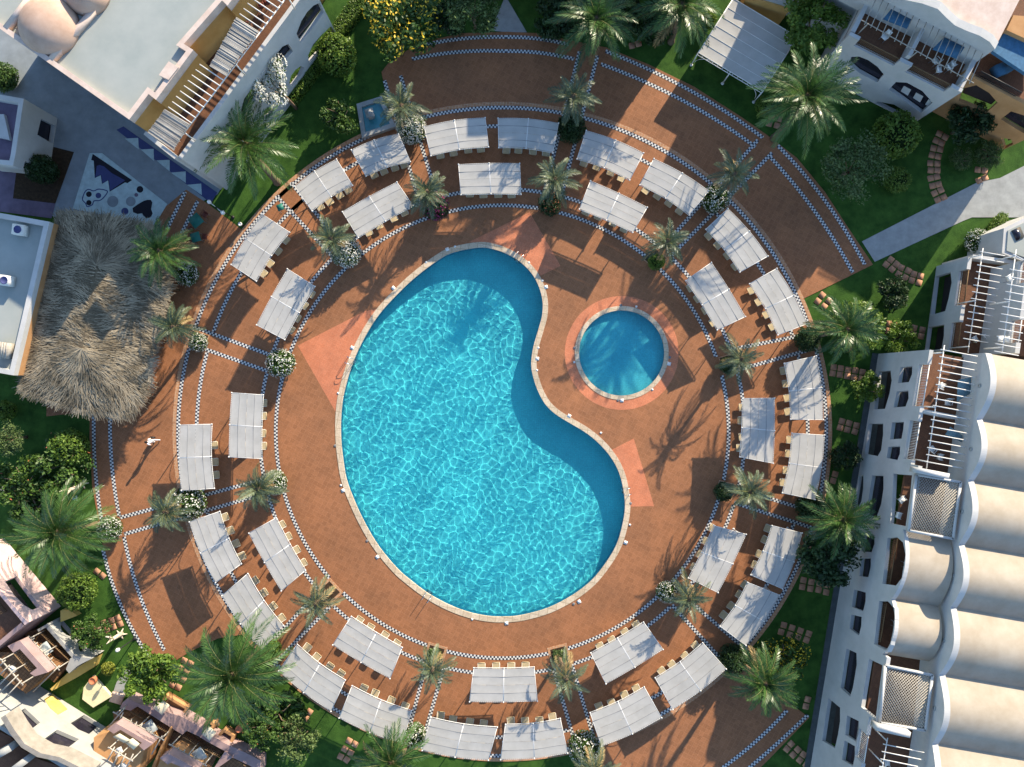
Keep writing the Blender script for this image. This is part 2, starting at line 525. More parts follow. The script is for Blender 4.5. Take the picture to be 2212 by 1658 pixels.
B2 = Bands()
for pts in [((203, 890), (212, 1075), (226, 1160)), ((222, 1185), (246, 1270), (322, 1420)), ((238, 890), (240, 985), (258, 1116)), ((268, 1160), (290, 1250), (355, 1405)),
            ((905, 100), (1000, 84), (1093, 80.5)), ((1093, 80.5), (1160, 84), (1228, 97)), ((890, 128), (1000, 112), (1093, 111)), ((1093, 111), (1160, 114), (1240, 128)),
            ((1308, 111), (1480, 190), (1648, 298)), ((1298, 139), (1470, 215), (1632, 318)), ((1680, 315), (1760, 405), (1868, 572)), ((1664, 340), (1740, 430), (1842, 589)),
            ((1745, 1545), (1650, 1632), (1560, 1706)), ((1700, 1535), (1619, 1614), (1530, 1680))]:
    B2.add([P2(p) for p in through3(*pts)], 0.003)
for a, b in (((360, 497), (400, 415)), ((392, 505), (427, 435))):   # bands of the walkway at the upper left
    B2.add([P2((a[0] + (b[0] - a[0]) * t / 10, a[1] + (b[1] - a[1]) * t / 10)) for t in range(11)], 0.003)
B2.build('checker_tile_bands')

# coral painted squares and the ring round the kids' pool
for k, poly in enumerate([[(643, 747), (790, 672), (815, 668), (775, 735), (745, 800), (726, 892)],
                          [(1322, 972), (1369, 947.6), (1413, 1094), (1362, 1095), (1355, 1050), (1345, 1012)],
                          [(1012, 524), (1144, 459), (1211, 575), (1180, 590), (1168, 596), (1140, 566), (1100, 540), (1060, 526)]]):
    struct(sheet('coral_paving', cw(poly), [], 0.004, 0.003, M_coral))
struct(sheet('coral_paving', arc(kid_c, 123 * S, 0, 2 * PI, 72)[:-1], [kid_out], 0.005, 0.003, M_coral))

# coping, walls, floors
WATER_Z = -0.10
struct(sheet('pool_coping', pool_out, [pool_xy], 0.035, 0.16, M_cope))
struct(sheet('pool_coping', kid_out, [kid_xy], 0.035, 0.16, M_cope))
M_poolwall = tile_mat('pool_wall_mosaic', (0.02, 0.30, 0.45), (0.02, 0.33, 0.48), 0, 6.0, (0.05, 0.4, 0.55), 0.03)


def basin(name, xy, depth, mf, mw):
    n = len(xy); big = offset_poly(xy, 0.08)
    mb = MB()
    mb.add([(x, y, -0.1) for x, y in big] + [(x, y, -depth) for x, y in big], [(i, n + i, n + (i + 1) % n, (i + 1) % n) for i in range(n)], 1)
    o = mb.build(name, [mf, mw]); struct(o)
    f = struct(sheet(name + '_floor', big, [], -depth + 0.02, 0.02, mf))
    for q in (o, f):
        q.cycles.is_caustics_receiver = True
    return o


basin('pool_basin', pool_xy, 1.35, M_poolfloor, M_poolwall)
basin('pool_basin', kid_xy, 0.55, M_kidfloor, M_poolwall)

M_water = bpy.data.materials.new('pool_water'); M_water.use_nodes = True
nt = M_water.node_tree
for x in list(nt.nodes):
    if x.type != 'OUTPUT_MATERIAL':
        nt.nodes.remove(x)
gl = nt.nodes.new('ShaderNodeBsdfGlass'); gl.inputs['IOR'].default_value = 1.333; gl.inputs['Roughness'].default_value = 0.0
gl.inputs['Color'].default_value = (0.93, 0.99, 1.0, 1)
nt.links.new(gl.outputs[0], nt.nodes['Material Output'].inputs[0])


def cells(X, Y, amp, cell, beta, seed):
    """wind ripples as rounded dips that meet in low crests, stretched along the sun's direction"""
    g = np.random.default_rng(seed); c, s_ = 0.555, 0.832
    U = (X * c + Y * s_) / 1.22; V = -X * s_ + Y * c
    U = U + .16 * np.sin(V * 1.1 + 1.3) + .10 * np.sin(V * 2.7 + U * .9); V = V + .16 * np.sin(U * 1.3) + .10 * np.sin(U * 2.3 + V * 1.1 + 2)
    U = U / cell; V = V / cell; iu = np.floor(U).astype(int); iv = np.floor(V).astype(int)
    u0, v0 = iu.min() - 3, iv.min() - 3; nu, nv = iu.max() - u0 + 4, iv.max() - v0 + 4
    ju, jv = g.uniform(.08, .92, (nu, nv)), g.uniform(.08, .92, (nu, nv)); of = g.uniform(-.12, .12, (nu, nv))
    acc = np.zeros_like(U)
    for a in (-2, -1, 0, 1, 2):
        for b in (-2, -1, 0, 1, 2):
            ku, kv = iu + a - u0, iv + b - v0
            d = np.sqrt((iu + a + ju[ku, kv] - U) ** 2 + (iv + b + jv[ku, kv] - V) ** 2 + .10) + of[ku, kv]
            acc += np.exp(-beta * d)
    return -np.log(acc) / beta * cell * amp


def water(name, xy, res, amp, cell, beta, seed):
    pts = np.array(offset_poly(xy, 0.04)); x0, y0 = pts.min(0) - res; x1, y1 = pts.max(0) + res
    nx = int((x1 - x0) / res) + 1; ny = int((y1 - y0) / res) + 1
    X, Y = np.meshgrid(x0 + np.arange(nx) * res, y0 + np.arange(ny) * res)
    h = cells(X, Y, amp, cell, beta, seed); h -= h.mean()
    # keep the cells whose centre lies inside the outline
    cx, cy = X[:-1, :-1] + res / 2, Y[:-1, :-1] + res / 2
    ins = np.zeros(cx.shape, bool); q = np.roll(pts, -1, 0)
    for (ax, ay), (bx, by) in zip(pts, q):
        c = ((ay > cy) != (by > cy)); xi = (bx - ax) * (cy - ay) / ((by - ay) if abs(by - ay) > 1e-12 else 1e-12) + ax
        ins ^= c & (cx < xi)
    jj, ii = np.nonzero(ins)
    f = np.stack([jj * nx + ii, jj * nx + ii + 1, (jj + 1) * nx + ii + 1, (jj + 1) * nx + ii], 1)
    used, inv = np.unique(f.ravel(), return_inverse=True)
    V = np.stack([X.ravel(), Y.ravel(), WATER_Z + h.ravel()], 1)[used]; f = inv.reshape(-1, 4)
    me = bpy.data.meshes.new(name); me.vertices.add(len(V)); me.vertices.foreach_set('co', V.ravel())
    n = len(f); me.loops.add(4 * n); me.polygons.add(n); me.loops.foreach_set('vertex_index', f.ravel().astype(np.int32))
    me.polygons.foreach_set('loop_start', np.arange(0, 4 * n, 4, dtype=np.int32)); me.polygons.foreach_set('loop_total', np.full(n, 4, np.int32))
    me.polygons.foreach_set('use_smooth', np.ones(n, bool)); me.materials.append(M_water); me.update(calc_edges=True)
    o = struct(link(name, me)); o.cycles.is_caustics_caster = True
    return o


water('pool_water', pool_xy, 0.026, 0.085, 0.54, 9.0, 5)
water('pool_water', kid_xy, 0.08, 0.004, 1.6, 4.0, 8)

# paths and paved yards
M_pave = mat('grey_paving', (0.22, 0.25, 0.27), 0.85, var=0.15, scale=0.8)
struct(sheet('concrete_path', cw([(1862, 522), (2110, 395), (2160, 385), (2230, 350), (2230, 470), (2100, 470), (2080, 478), (1890, 566)]), [], -0.012, 0.02, M_conc))
struct(sheet('concrete_path', cw([(1097, 0), (1115, -60), (1045, -60), (1088, 0), (1060, 66), (1095, 70), (1138, 70)]), [], -0.012, 0.02, M_conc))
struct(sheet('concrete_yard', cw([(-40, -40), (-40, 320), (0, 420), (120, 470), (340, 480), (470, 420), (480, 400), (300, 180), (110, 50)]), [], -0.02, 0.02, M_pave))
struct(sheet('concrete_path', cw([(1740, -60), (1900, -60), (1850, 70), (1760, 30)]), [], -0.012, 0.02, M_conc))
for poly in ([(1598, 1240), (1700, 1240), (1700, 1270), (1598, 1270)],):
    pass
# planter soil
for (k, p, hf), sq in zip(PL, pl_holes):
    struct(sheet('planter_soil', sq, [], 0.02, 0.02, M_soil))
    struct(sheet('planter_kerb', offset_poly(sq, 0.30 if k in (5, 6, 7) and p in in_pl else 0.12), [offset_poly(sq, 0.0)], 0.03, 0.03, M_brick))
# ------------------------------------------------------------------ vegetation
M_palm = leafmat('palm_leaf', (0.018, 0.055, 0.012), (0.085, 0.17, 0.035), 0.38, 0.22, 1.2, 0.5)
M_palm_grey = leafmat('grey_palm_leaf', (0.040, 0.066, 0.034), (0.16, 0.20, 0.115), 0.45, 0.2, 1.5, 0.4)
M_dry = leafmat('dry_palm_leaf', (0.22, 0.15, 0.06), (0.42, 0.31, 0.15), 0.7, 0.15)
M_rachis = mat('palm_rachis', (0.16, 0.17, 0.06), 0.6)
M_trunk = mat('palm_trunk', (0.16, 0.11, 0.07), 0.9, var=0.35, scale=5, bump=0.6, bscale=9)
M_bark = mat('bark', (0.17, 0.12, 0.08), 0.9, var=0.3, scale=6, bump=0.5)
M_palebark = mat('pale_bark', (0.55, 0.47, 0.36), 0.85, var=0.25, scale=5, bump=0.4)
M_shrub = leafmat('shrub_leaf', (0.020, 0.055, 0.010), (0.090, 0.165, 0.028), 0.5, 0.25, 2.5)
M_bright = leafmat('bright_leaf', (0.050, 0.115, 0.012), (0.185, 0.275, 0.040), 0.5, 0.3, 2.0)
M_dark = leafmat('dark_leaf', (0.012, 0.032, 0.010), (0.045, 0.090, 0.026), 0.5, 0.2, 2.0)
M_olive = leafmat('olive_leaf', (0.040, 0.075, 0.020), (0.14, 0.20, 0.060), 0.55, 0.2, 1.5)
M_lime = leafmat('lime_leaf', (0.13, 0.17, 0.02), (0.32, 0.34, 0.05), 0.5, 0.3, 3)
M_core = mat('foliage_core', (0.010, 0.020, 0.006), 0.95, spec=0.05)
M_white = leafmat('white_blossom', (0.55, 0.56, 0.50), (0.80, 0.80, 0.74), 0.6, 0.3)
M_yellow = leafmat('yellow_blossom', (0.62, 0.40, 0.02), (0.85, 0.62, 0.05), 0.6, 0.3)
M_magenta = leafmat('magenta_blossom', (0.16, 0.012, 0.07), (0.32, 0.03, 0.16), 0.6, 0.3)
M_rust = leafmat('rust_blossom', (0.18, 0.06, 0.03), (0.36, 0.13, 0.06), 0.6, 0.3)


def frond(mb, az, e0, L, droop, nl, leaf, width, rng, mi=0, mr=1, twist=0.0, back=0.0):
    """one feather leaf: a bending rachis with two rows of leaflets"""
    n = 9; pts = []; p = Vector((0, 0, 0)); e = e0
    d0 = Vector((math.cos(az), math.sin(az), 0))
    side = Vector((-d0.y, d0.x, 0))
    yaw = 0
    for i in range(n + 1):
        pts.append(p.copy())
        t = i / n
        e = e0 - droop * (t ** 1.4)
        yaw += twist / n
        d = (d0 * math.cos(yaw) + side * math.sin(yaw))
        p = p + (d * math.cos(e) + Vector((0, 0, math.sin(e)))) * (L / n)
    mb.tube(pts, [0.035 * (1 - 0.85 * i / n) for i in range(n + 1)], 3, mr, cap=False)
    Q = []; T = []
    base_t = rng.uniform(0.15, 0.85)
    for j in range(nl):
        t = 0.10 + 0.90 * (j + 0.5) / nl
        f = t * n; i = min(int(f), n - 1); q = pts[i].lerp(pts[i + 1], f - i)
        tan = (pts[i + 1] - pts[i]).normalized()
        sd = tan.cross(Vector((0, 0, 1)));
        sd = sd.normalized() if sd.length > 1e-3 else side
        up = sd.cross(tan).normalized()
        prof = (0.35 + 0.65 * math.sin(PI * min(1, 0.12 + t * 0.86)) ** 0.7) * (1 - 0.35 * t)
        ll = leaf * prof
        fwd = 0.55 + 0.5 * t
        for sg in (-1, 1):
            a = rng.uniform(-0.12, 0.12)
            v = (sd * sg * math.cos(fwd + a) * 1.05 + tan * math.sin(fwd + a) + up * rng.uniform(0.10, 0.42)).normalized()
            tip = q + v * ll + Vector((0, 0, -0.16 * ll))
            wv = tan * width * 0.5
            mid = q + v * ll * 0.45
            Q.append([q - wv * 0.5, mid - wv, tip, mid + wv]); T.append(min(1, max(0, base_t + rng.uniform(-0.25, 0.25))))
    mb.quads([[tuple(a) for a in q] for q in Q], mi, T)


def palm_crown(name, nf, L, leaf, nl, width, seed, mats, e_lo, e_hi, dry=0, droop=(0.7, 1.3)):
    rng = np.random.default_rng(seed); mb = MB(); ga = 2.39996
    for i in range(nf):
        t = i / max(1, nf - 1)
        e = e_hi + (e_lo - e_hi) * (t ** 0.8) + rng.uniform(-0.1, 0.1)
        ln = L * (0.62 + 0.38 * min(1, 0.25 + 1.1 * t)) * rng.uniform(0.86, 1.1)
        isdry = i >= nf - dry
        frond(mb, i * ga + rng.uniform(-0.25, 0.25), e, ln, rng.uniform(*droop) * (1.15 if isdry else 1), nl, leaf, width, rng, 2 if isdry else 0, 1, rng.uniform(-0.35, 0.35))
    # boot of old leaf bases
    mb.lathe([(0.10, -0.55), (0.24, -0.35), (0.30, -0.05), (0.18, 0.18), (0.05, 0.25)], 10, mi=3)
    o = mb.build(name, mats, tone=True)
    me = o.data; bpy.data.objects.remove(o)
    return me


PM = [M_palm, M_rachis, M_dry, M_trunk]; PG = [M_palm_grey, M_rachis, M_dry, M_trunk]
CROWN_BIG = [palm_crown('crown', 44, 4.6, 0.85, 46, 0.085, s, PM, -0.25, 1.35, 0, (0.75, 1.25)) for s in (1, 2)]
CROWN_MED = [palm_crown('crown', 34, 3.1, 0.66, 34, 0.085, s, PM, -0.3, 1.3, 2, (0.7, 1.3)) for s in (3, 4)]
CROWN_SMALL = [palm_crown('crown', n, 2.25, 0.50, 26, 0.075, s, PG, -0.75, 1.25, d, (0.8, 1.5)) for s, n, d in ((5, 22, 3), (6, 18, 3), (7, 26, 2), (8, 20, 5))]


def trunk_mesh(h, r0, r1, lean, rough=True):
    mb = MB(); n = max(6, int(h / 0.14)); pts = []; rr = []
    for i in range(n + 1):
        t = i / n
        pts.append((lean[0] * t ** 1.4, lean[1] * t ** 1.4, h * t))
        rr.append((r0 + (r1 - r0) * t + (0.10 * max(0, 1 - t * 8))) * (1.10 if i % 2 else 0.93))
    mb.tube(pts, rr, 10)
    return mb


def palm(crown_px, base_px, h, kind, label, rz=None, scale=1.0, cat='palm', group=None, name='palm_tree'):
    b = P(base_px, 0); c = P(crown_px, h)
    t = thing(name, label, cat, (b.x, b.y, 0), 0, group)
    lean = (c.x - b.x, c.y - b.y)
    r = {'big': (0.26, 0.22), 'med': (0.22, 0.18), 'small': (0.15, 0.13)}[kind]
    trunk_mesh(h - 0.2, r[0], r[1], lean).build('trunk', M_trunk, t)
    src = {'big': CROWN_BIG, 'med': CROWN_MED, 'small': CROWN_SMALL}[kind]
    cr = link('crown', src[random.randrange(len(src))], t)
    cr.location = (lean[0], lean[1], h); cr.rotation_euler = (random.uniform(-0.12, 0.12), random.uniform(-0.12, 0.12), random.uniform(0, 6.28) if rz is None else rz)
    cr.scale = (scale,) * 3
    return t


# big date palms
palm((1742, 208), (1671, 300), 7.6, 'big', 'tall date palm with long bare leaning trunk at the end of the half-past-one walkway', scale=0.95, group='date palms')
palm((1288, 42), (1272, 112), 5.6, 'med', 'date palm with thin arching fronds at the outer end of the half-past-twelve walkway', scale=1.22, group='date palms')
palm((1472, 12), (1449, 92), 5.8, 'med', 'date palm half cut off by the top edge, beside the white sail pergola', scale=1.25, group='date palms')
palm((531, 312), (600, 395), 5.0, 'big', 'broad bright date palm by the corner of the flat-roofed hotel block', scale=0.98, group='date palms')
palm((345, 543), (368, 556), 4.6, 'med', 'bushy date palm growing against the thatched roof', scale=0.98, group='date palms')
palm((126, 1150), (206, 1133), 4.6, 'big', 'broad silvery date palm on the lawn left of the deck', scale=0.98, group='date palms')
palm((503, 1456), (560, 1398), 5.6, 'big', 'largest date palm, with bright green heart, by the lower left canopies', scale=1.12, group='date palms')
palm((845, 1647), (884, 1607), 4.6, 'med', 'date palm with grey arching fronds at the bottom edge of the deck', scale=1.12, group='date palms')
palm((1653, 1476), (1597, 1427), 5.2, 'med', 'bright green date palm over the yellow flowering bush at the half-past-four walkway', scale=1.02, group='date palms')
palm((1820, 1122), (1760, 1097), 5.0, 'med', 'date palm at the outer end of the half-past-three walkway', scale=1.1, group='date palms')
palm((1828, 711), (1752, 728), 5.4, 'med', 'date palm leaning over the big round bush at the half-past-two walkway', scale=1.05, group='date palms')
# small ring palms: (walkway index, inner?, crown, base, height)
for k, inner, c, b, h in [(0, 1, (1199, 389), (1188, 432), 4.3), (0, 0, (1239, 210), (1231, 262), 4.6), (1, 1, (1441, 522), (1420, 555), 4.2), (1, 0, (1586, 376), (1551, 422), 4.5),
                          (2, 1, (1600, 776), (1573, 785), 3.4), (3, 1, (1619, 1064), (1568, 1062), 3.8), (4, 1, (1488, 1294), (1450, 1278), 3.7), (5, 1, (1222, 1466), (1209, 1420), 3.5),
                          (6, 1, (934, 1448), (940, 1417), 3.0), (7, 1, (682, 1304), (713, 1280), 3.4), (8, 1, (558, 1057), (585, 1049), 3.2), (8, 0, (358, 1107), (404, 1096), 3.4),
                          (9, 0, (373, 706), (425, 735), 3.8), (10, 1, (714, 516), (738, 543), 3.5), (11, 1, (922, 416), (935, 440), 3.4), (11, 0, (866, 231), (886, 277), 4.0), (5, 0, (1286, 1666), (1267, 1622), 3.8)]:
    palm(c, b, h, 'small', 'small grey green palm at the %s end of the %s walkway' % ('pool' if inner else 'outer', CLOCK[k]), group='small palms along the walkways', scale=1.12 if (k, inner) not in ((0, 0), (11, 0)) else 1.2)


def leaf_quads(pts, nrm, size, rng, jitter=0.8):
    """square-ish leaf clumps at pts, facing roughly nrm"""
    n = len(pts); d = nrm + rng.normal(0, jitter, (n, 3)); d /= np.linalg.norm(d, axis=1)[:, None] + 1e-9
    a = np.cross(d, rng.normal(0, 1, (n, 3))); a /= np.linalg.norm(a, axis=1)[:, None] + 1e-9
    b = np.cross(d, a); s = size * rng.uniform(0.6, 1.3, n)[:, None]
    return np.stack([pts - a * s * .9, pts - b * s * .45, pts + a * s * .9, pts + b * s * .45], 1)


def blob(mb, c, r, n, size, rng, mi=0, shell=0.25, zmin=0.0, tone0=0.5, jitter=0.8):
    """leaves through the outer layer of one ellipsoidal clump"""
    d = rng.normal(0, 1, (n, 3)); d /= np.linalg.norm(d, axis=1)[:, None]
    rad = 1 - shell * rng.random(n) ** 1.5
    p = np.array(c) + d * rad[:, None] * np.array(r)
    k = p[:, 2] > zmin; p = p[k]; d = d[k]
    mb.quads(leaf_quads(p, d, size, rng, jitter), mi, np.clip(tone0 + rng.normal(0, 0.22, len(p)), 0, 1))


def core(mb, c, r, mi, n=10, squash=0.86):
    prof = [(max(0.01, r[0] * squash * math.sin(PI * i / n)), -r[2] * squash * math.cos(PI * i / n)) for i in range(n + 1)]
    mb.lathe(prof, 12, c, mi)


def round_shrub_mesh(seed, leafs, flowers=None, nfl=0, n=1500, size=0.075, lump=0.12):
    """unit shrub: radius 1, height 2 (z 0..2 squeezed later)"""
    rng = np.random.default_rng(seed); mb = MB()
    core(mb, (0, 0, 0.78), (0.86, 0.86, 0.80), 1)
    blob(mb, (0, 0, 0.8), (0.93, 0.93, 0.85), n, size, rng, 0, 0.2)
    for _ in range(16):
        d = rng.normal(0, 1, 3); d[2] = abs(d[2]) * 0.8 - 0.1; d /= np.linalg.norm(d)
        blob(mb, (d[0] * .74, d[1] * .74, .82 + d[2] * .66), (.30, .30, .28), int(n / 14), size, rng, 0, 0.5, 0.0, rng.uniform(0.35, 0.7))
    if flowers:
        d = rng.normal(0, 1, (nfl, 3)); d[:, 2] = np.abs(d[:, 2]); d /= np.linalg.norm(d, axis=1)[:, None]
        p = np.array((0, 0, .8)) + d * np.array((1.0, 1.0, .92)) * rng.uniform(0.93, 1.07, nfl)[:, None]
        mb.quads(leaf_quads(p, d, 0.07, rng, 0.4), 2, rng.random(nfl))
    o = mb.build('foliage', [leafs, M_core] + ([flowers] if flowers else []), tone=True); me = o.data; bpy.data.objects.remove(o)
    return me


def loose_mesh(seed, leafs, ncl=26, n=2600, size=0.085, flowers=None, nfl=0, spread=1.0, up=0.55, flat=0.55):
    """unit open crown, radius 1, made of separate leaf clumps with gaps"""
    rng = np.random.default_rng(seed); mb = MB()
    for i in range(ncl):
        a = rng.uniform(0, 2 * PI); rr = math.sqrt(rng.random()) * 0.82 * spread; z = up + flat * rng.uniform(-0.6, 0.6) * math.sqrt(1 - rr * rr * 0.8)
        s = rng.uniform(0.17, 0.34)
        c = (rr * math.cos(a), rr * math.sin(a), z)
        t0 = rng.uniform(0.3, 0.7)
        blob(mb, c, (s, s, s * 0.7), n // ncl, size, rng, 0, 0.75, 0.0, t0)
        if flowers:
            m = max(1, nfl // ncl); d = rng.normal(0, 1, (m, 3)); d[:, 2] = np.abs(d[:, 2]); d /= np.linalg.norm(d, axis=1)[:, None]
            p = np.array(c) + d * np.array((s, s, s * .75)) * 1.02
            mb.quads(leaf_quads(p, d, 0.055, rng, 0.5), 1, rng.random(m))
    o = mb.build('crown', [leafs] + ([flowers] if flowers else []), tone=True); me = o.data; bpy.data.objects.remove(o)
    return me


SH = {'green': round_shrub_mesh(21, M_shrub), 'bright': round_shrub_mesh(22, M_bright), 'dark': round_shrub_mesh(23, M_dark), 'lime': round_shrub_mesh(24, M_lime, n=900, size=0.1),
      'white': round_shrub_mesh(25, M_shrub, M_white, 420), 'whitedense': round_shrub_mesh(26, M_shrub, M_white, 900), 'magenta': round_shrub_mesh(27, M_dark, M_magenta, 420), 'rust': round_shrub_mesh(28, M_dark, M_rust, 160)}
LO = {'green': loose_mesh(31, M_shrub), 'olive': loose_mesh(32, M_olive, 34, 3600, 0.06), 'dark': loose_mesh(33, M_dark, 34, 3600), 'bright': loose_mesh(34, M_bright, 40, 4600, 0.075, flat=0.75),
      'yellow': loose_mesh(35, M_shrub, 40, 4200, 0.07, M_yellow, 620, flat=0.8), 'white': loose_mesh(36, M_shrub, 26, 1300, 0.075, M_white, 2600), 'feather': loose_mesh(37, M_olive, 46, 4200, 0.05, flat=0.4),
      'mixed': loose_mesh(38, M_shrub, 32, 3200, 0.07, M_rust, 60)}


def shrub(px, rpx, label, kind='green', h=None, sx=1.0, rz=None, group=None, cat='shrub', name='round_shrub'):
    r = rpx * S; h = (r * 1.7 if h is None else h)
    c = P(px, h * 0.55); r *= (H - h * 0.55) / H
    t = thing(name, label, cat, (c.x, c.y, 0), random.uniform(0, 6.28) if rz is None else rz, group)
    o = link('foliage', SH[kind], t); o.scale = (r * sx, r, h / 1.65)
    return t


def tree(px, rpx, label, kind='green', h=3.0, trunk_px=None, flat=None, group=None, cat='tree', name='leafy_tree', bark=None, rz=None, sx=1.0):
    c = P(px, h * 0.8); r = rpx * S * (H - h * .8) / H
    b = P(trunk_px, 0) if trunk_px else Vector((c.x, c.y, 0))
    t = thing(name, label, cat, (b.x, b.y, 0), 0, group)
    lx, ly = c.x - b.x, c.y - b.y
    mb = MB(); base = h * 0.45
    mb.tube([(0, 0, 0), (lx * .4, ly * .4, base * .6), (lx * .8, ly * .8, base)], [0.16, 0.12, 0.10], 7)
    for k in range(6):
        a = k * 1.05 + 0.3
        mb.tube([(lx * .8, ly * .8, base * 0.95), (lx + r * .3 * math.cos(a), ly + r * .3 * math.sin(a), h * .7), (lx + r * .66 * math.cos(a + .3), ly + r * .66 * math.sin(a + .3), h * .86)], [0.08, 0.05, 0.02], 5)
    mb.build('trunk', bark or M_bark, t)
    o = link('crown', LO[kind], t); hz = r if flat is None else flat
    o.scale = (r * 1.05 * sx, r * 1.05, hz); o.location = (lx, ly, h - 0.85 * hz); o.rotation_euler = (0, 0, random.uniform(0, 6.28) if rz is None else rz)
    return t


# shrubs in the ring planters
for k, p, rr, kind, d in [(0, (1187, 441), 27, 'rust', 'dark shrub with a few rust flowers'), (2, (1573, 790), 20, 'dark', 'low dark shrub'), (3, (1563, 1063), 22, 'dark', 'dark shrub'),
                          (4, (1441, 1279), 24, 'white', 'green shrub dotted with white flowers'), (8, (594, 1043), 27, 'white', 'shrub with cream flowers'), (9, (606, 785), 32, 'white', 'lone round shrub with pale flowers'),
                          (10, (748, 545), 33, 'whitedense', 'grey green shrub with white flowers'), (11, (940, 446), 32, 'magenta', 'round shrub with magenta flowers'), (1, (1418, 566), 20, 'bright', 'low bright green shrub')]:
    shrub(p, rr, '%s in the pool end planter of the %s walkway' % (d, CLOCK[k]), kind, group='shrubs in the ring planters')
for k, p, rr, kind, d in [(0, (1234, 277), 34, 'dark', 'dark round shrub'), (1, (1545, 430), 32, 'white', 'dark shrub with white flowers'), (2, (1746, 733), 30, 'dark', 'dark green shrub'), (3, (1752, 1097), 34, 'dark', 'very dark shrub'),
                          (4, (1584, 1424), 34, 'dark', 'dark rounded shrub'), (5, (1262, 1615), 36, 'white', 'leafy shrub with white flowers on one side'), (6, (896, 1588), 26, 'white', 'shrub with cream flowers'), (7, (584, 1405), 24, 'bright', 'low bright shrub'),
                          (8, (407, 1087), 38, 'white', 'wide shrub with pale flowers'), (9, (428, 740), 21, 'white', 'small shrub with white flowers'), (11, (889, 280), 32, 'whitedense', 'round shrub thick with white flowers')]:
    shrub(p, rr, '%s in the outer planter of the %s walkway' % (d, CLOCK[k]), kind, group='shrubs in the ring planters')
for k in (5, 6):
    t = thing('grass_clump', 'low clump of dry ornamental grass in the pool end planter of the %s walkway' % CLOCK[k], 'grass clump', P(in_pl[k]))
    mb = MB(); rng = np.random.default_rng(50 + k)
    p = np.stack([rng.uniform(-.55, .55, 500), rng.uniform(-.55, .55, 500), rng.uniform(.05, .4, 500)], 1)
    mb.quads(leaf_quads(p, np.tile((0, 0, 1.0), (500, 1)), 0.1, rng, 0.9), 0, rng.random(500)); mb.build('foliage', M_olive, t, tone=True)

# garden
shrub((727, 119), 46, 'large clipped ball tree beside the hedge of the hotel block', 'bright', 2.9, cat='tree', name='ball_tree')
tree((868, 52), 80, 'spreading tree covered with yellow flowers at the top of the deck', 'yellow', 3.6, (868, 118), 2.0, cat='tree', name='flowering_tree')
tree((590, 178), 44, 'white bougainvillea climbing the hotel wall', 'white', 6.4, (640, 235), 1.5, cat='climber', name='bougainvillea', rz=R(-58), sx=1.5)
tree((733, 249), 44, 'open shrub with tufted leaves beside the small square fountain', 'green', 2.2, cat='shrub', name='tufted_shrub')
tree((1022, 16), 62, 'shaded olive coloured tree left of the short path at the top', 'olive', 4.0)
tree((965, 42), 42, 'dark shrubby tree behind the yellow flowering tree', 'dark', 2.6)
tree((1205, 36), 52, 'dark leafy shrub left of the thin fronded palm at the top', 'dark', 2.4, cat='shrub', name='leafy_shrub')
tree((1415, 48), 46, 'dark loose shrub under the palm cut off by the top edge', 'dark', 2.4, cat='shrub', name='leafy_shrub')
tree((1350, 30), 40, 'dark green shrub between the two top edge palms', 'dark', 2.0, cat='shrub', name='leafy_shrub')
shrub((1527, 44), 22, 'small bright ball shrub left of the white sail pergola', 'bright')
tree((1752, 52), 68, 'wide spreading tree at the right end of the white sail pergola', 'bright', 4.4, (1772, 80), 1.6)
tree((1848, 362), 74, 'feathery tree with drooping twigs on the shaded right lawn', 'feather', 3.6, None, 1.8)
shrub((1937, 292), 54, 'big dark clipped dome shrub below the white balconies', 'bright', 3.0)
shrub((1938, 388), 31, 'small clipped ball shrub next to the feathery tree', 'bright', 1.4)
shrub((1655, 229), 24, 'light green shrub at the foot of the tallest palm', 'bright')
tree((2097, 265), 50, 'dark tree against the orange house at the right', 'dark', 3.0)
tree((2140, 332), 32, 'spiky yucca by the blue arch of the orange house', 'feather', 1.2, cat='yucca', name='yucca')
tree((2078, 342), 26, 'spiky yucca alone on the shaded lawn by the stepping stones', 'feather', 1.0, cat='yucca', name='yucca')
shrub((2150, 497), 46, 'clipped bright hedge curving along the grey wall at the right', 'bright', 1.2, 0.42, R(-32), name='clipped_hedge', cat='hedge')
shrub((2112, 523), 28, 'loose pale shrub in front of the bright hedge at the right', 'white', 1.6)
tree((1932, 634), 38, 'low fan leaved palm bush on the shaded lawn right of the deck', 'dark', 1.6, cat='shrub', name='fan_palm_bush')
shrub((1850, 705), 62, 'biggest round bush, under the leaning palm right of the canopies', 'bright', 2.4)
tree((1946, 729), 38, 'spiky leaved green bush beside the white house at the right', 'bright', 1.8, cat='shrub', name='spiky_bush')
tree((1876, 839), 34, 'spiky leaved bush below the terracotta stepping stones at the right', 'bright', 1.6, cat='shrub', name='spiky_bush')
tree((1790, 1205), 66, 'large dark tree hanging over the four o\'clock canopies', 'dark', 4.6, (1812, 1200), 2.2)
tree((1828, 985), 34, 'low dark bush in the shade between two rows of stones', 'dark', 1.3, cat='shrub', name='leafy_shrub')
tree((1692, 1424), 52, 'bush with yellow flowers behind the half-past-four palm', 'yellow', 2.2, cat='shrub', name='flowering_bush')
shrub((402, 592), 27, 'bright bush with white flowers between the thatch palm and the left deck', 'white', 1.7)
shrub((88, 366), 33, 'round clipped tree in the shaded yard beside the play mosaic', 'dark', 2.6, cat='tree', name='ball_tree')
shrub((6, 166), 34, 'clipped hedge end at the left edge above the small white house', 'green', 1.3, 1.0, R(35), name='clipped_hedge', cat='hedge')
shrub((150, 968), 42, 'clipped dome shrub right of the thatched bar shade', 'bright', 2.4)
shrub((10, 888), 24, 'bright dome shrub at the left edge below the thatch', 'bright', 1.5)
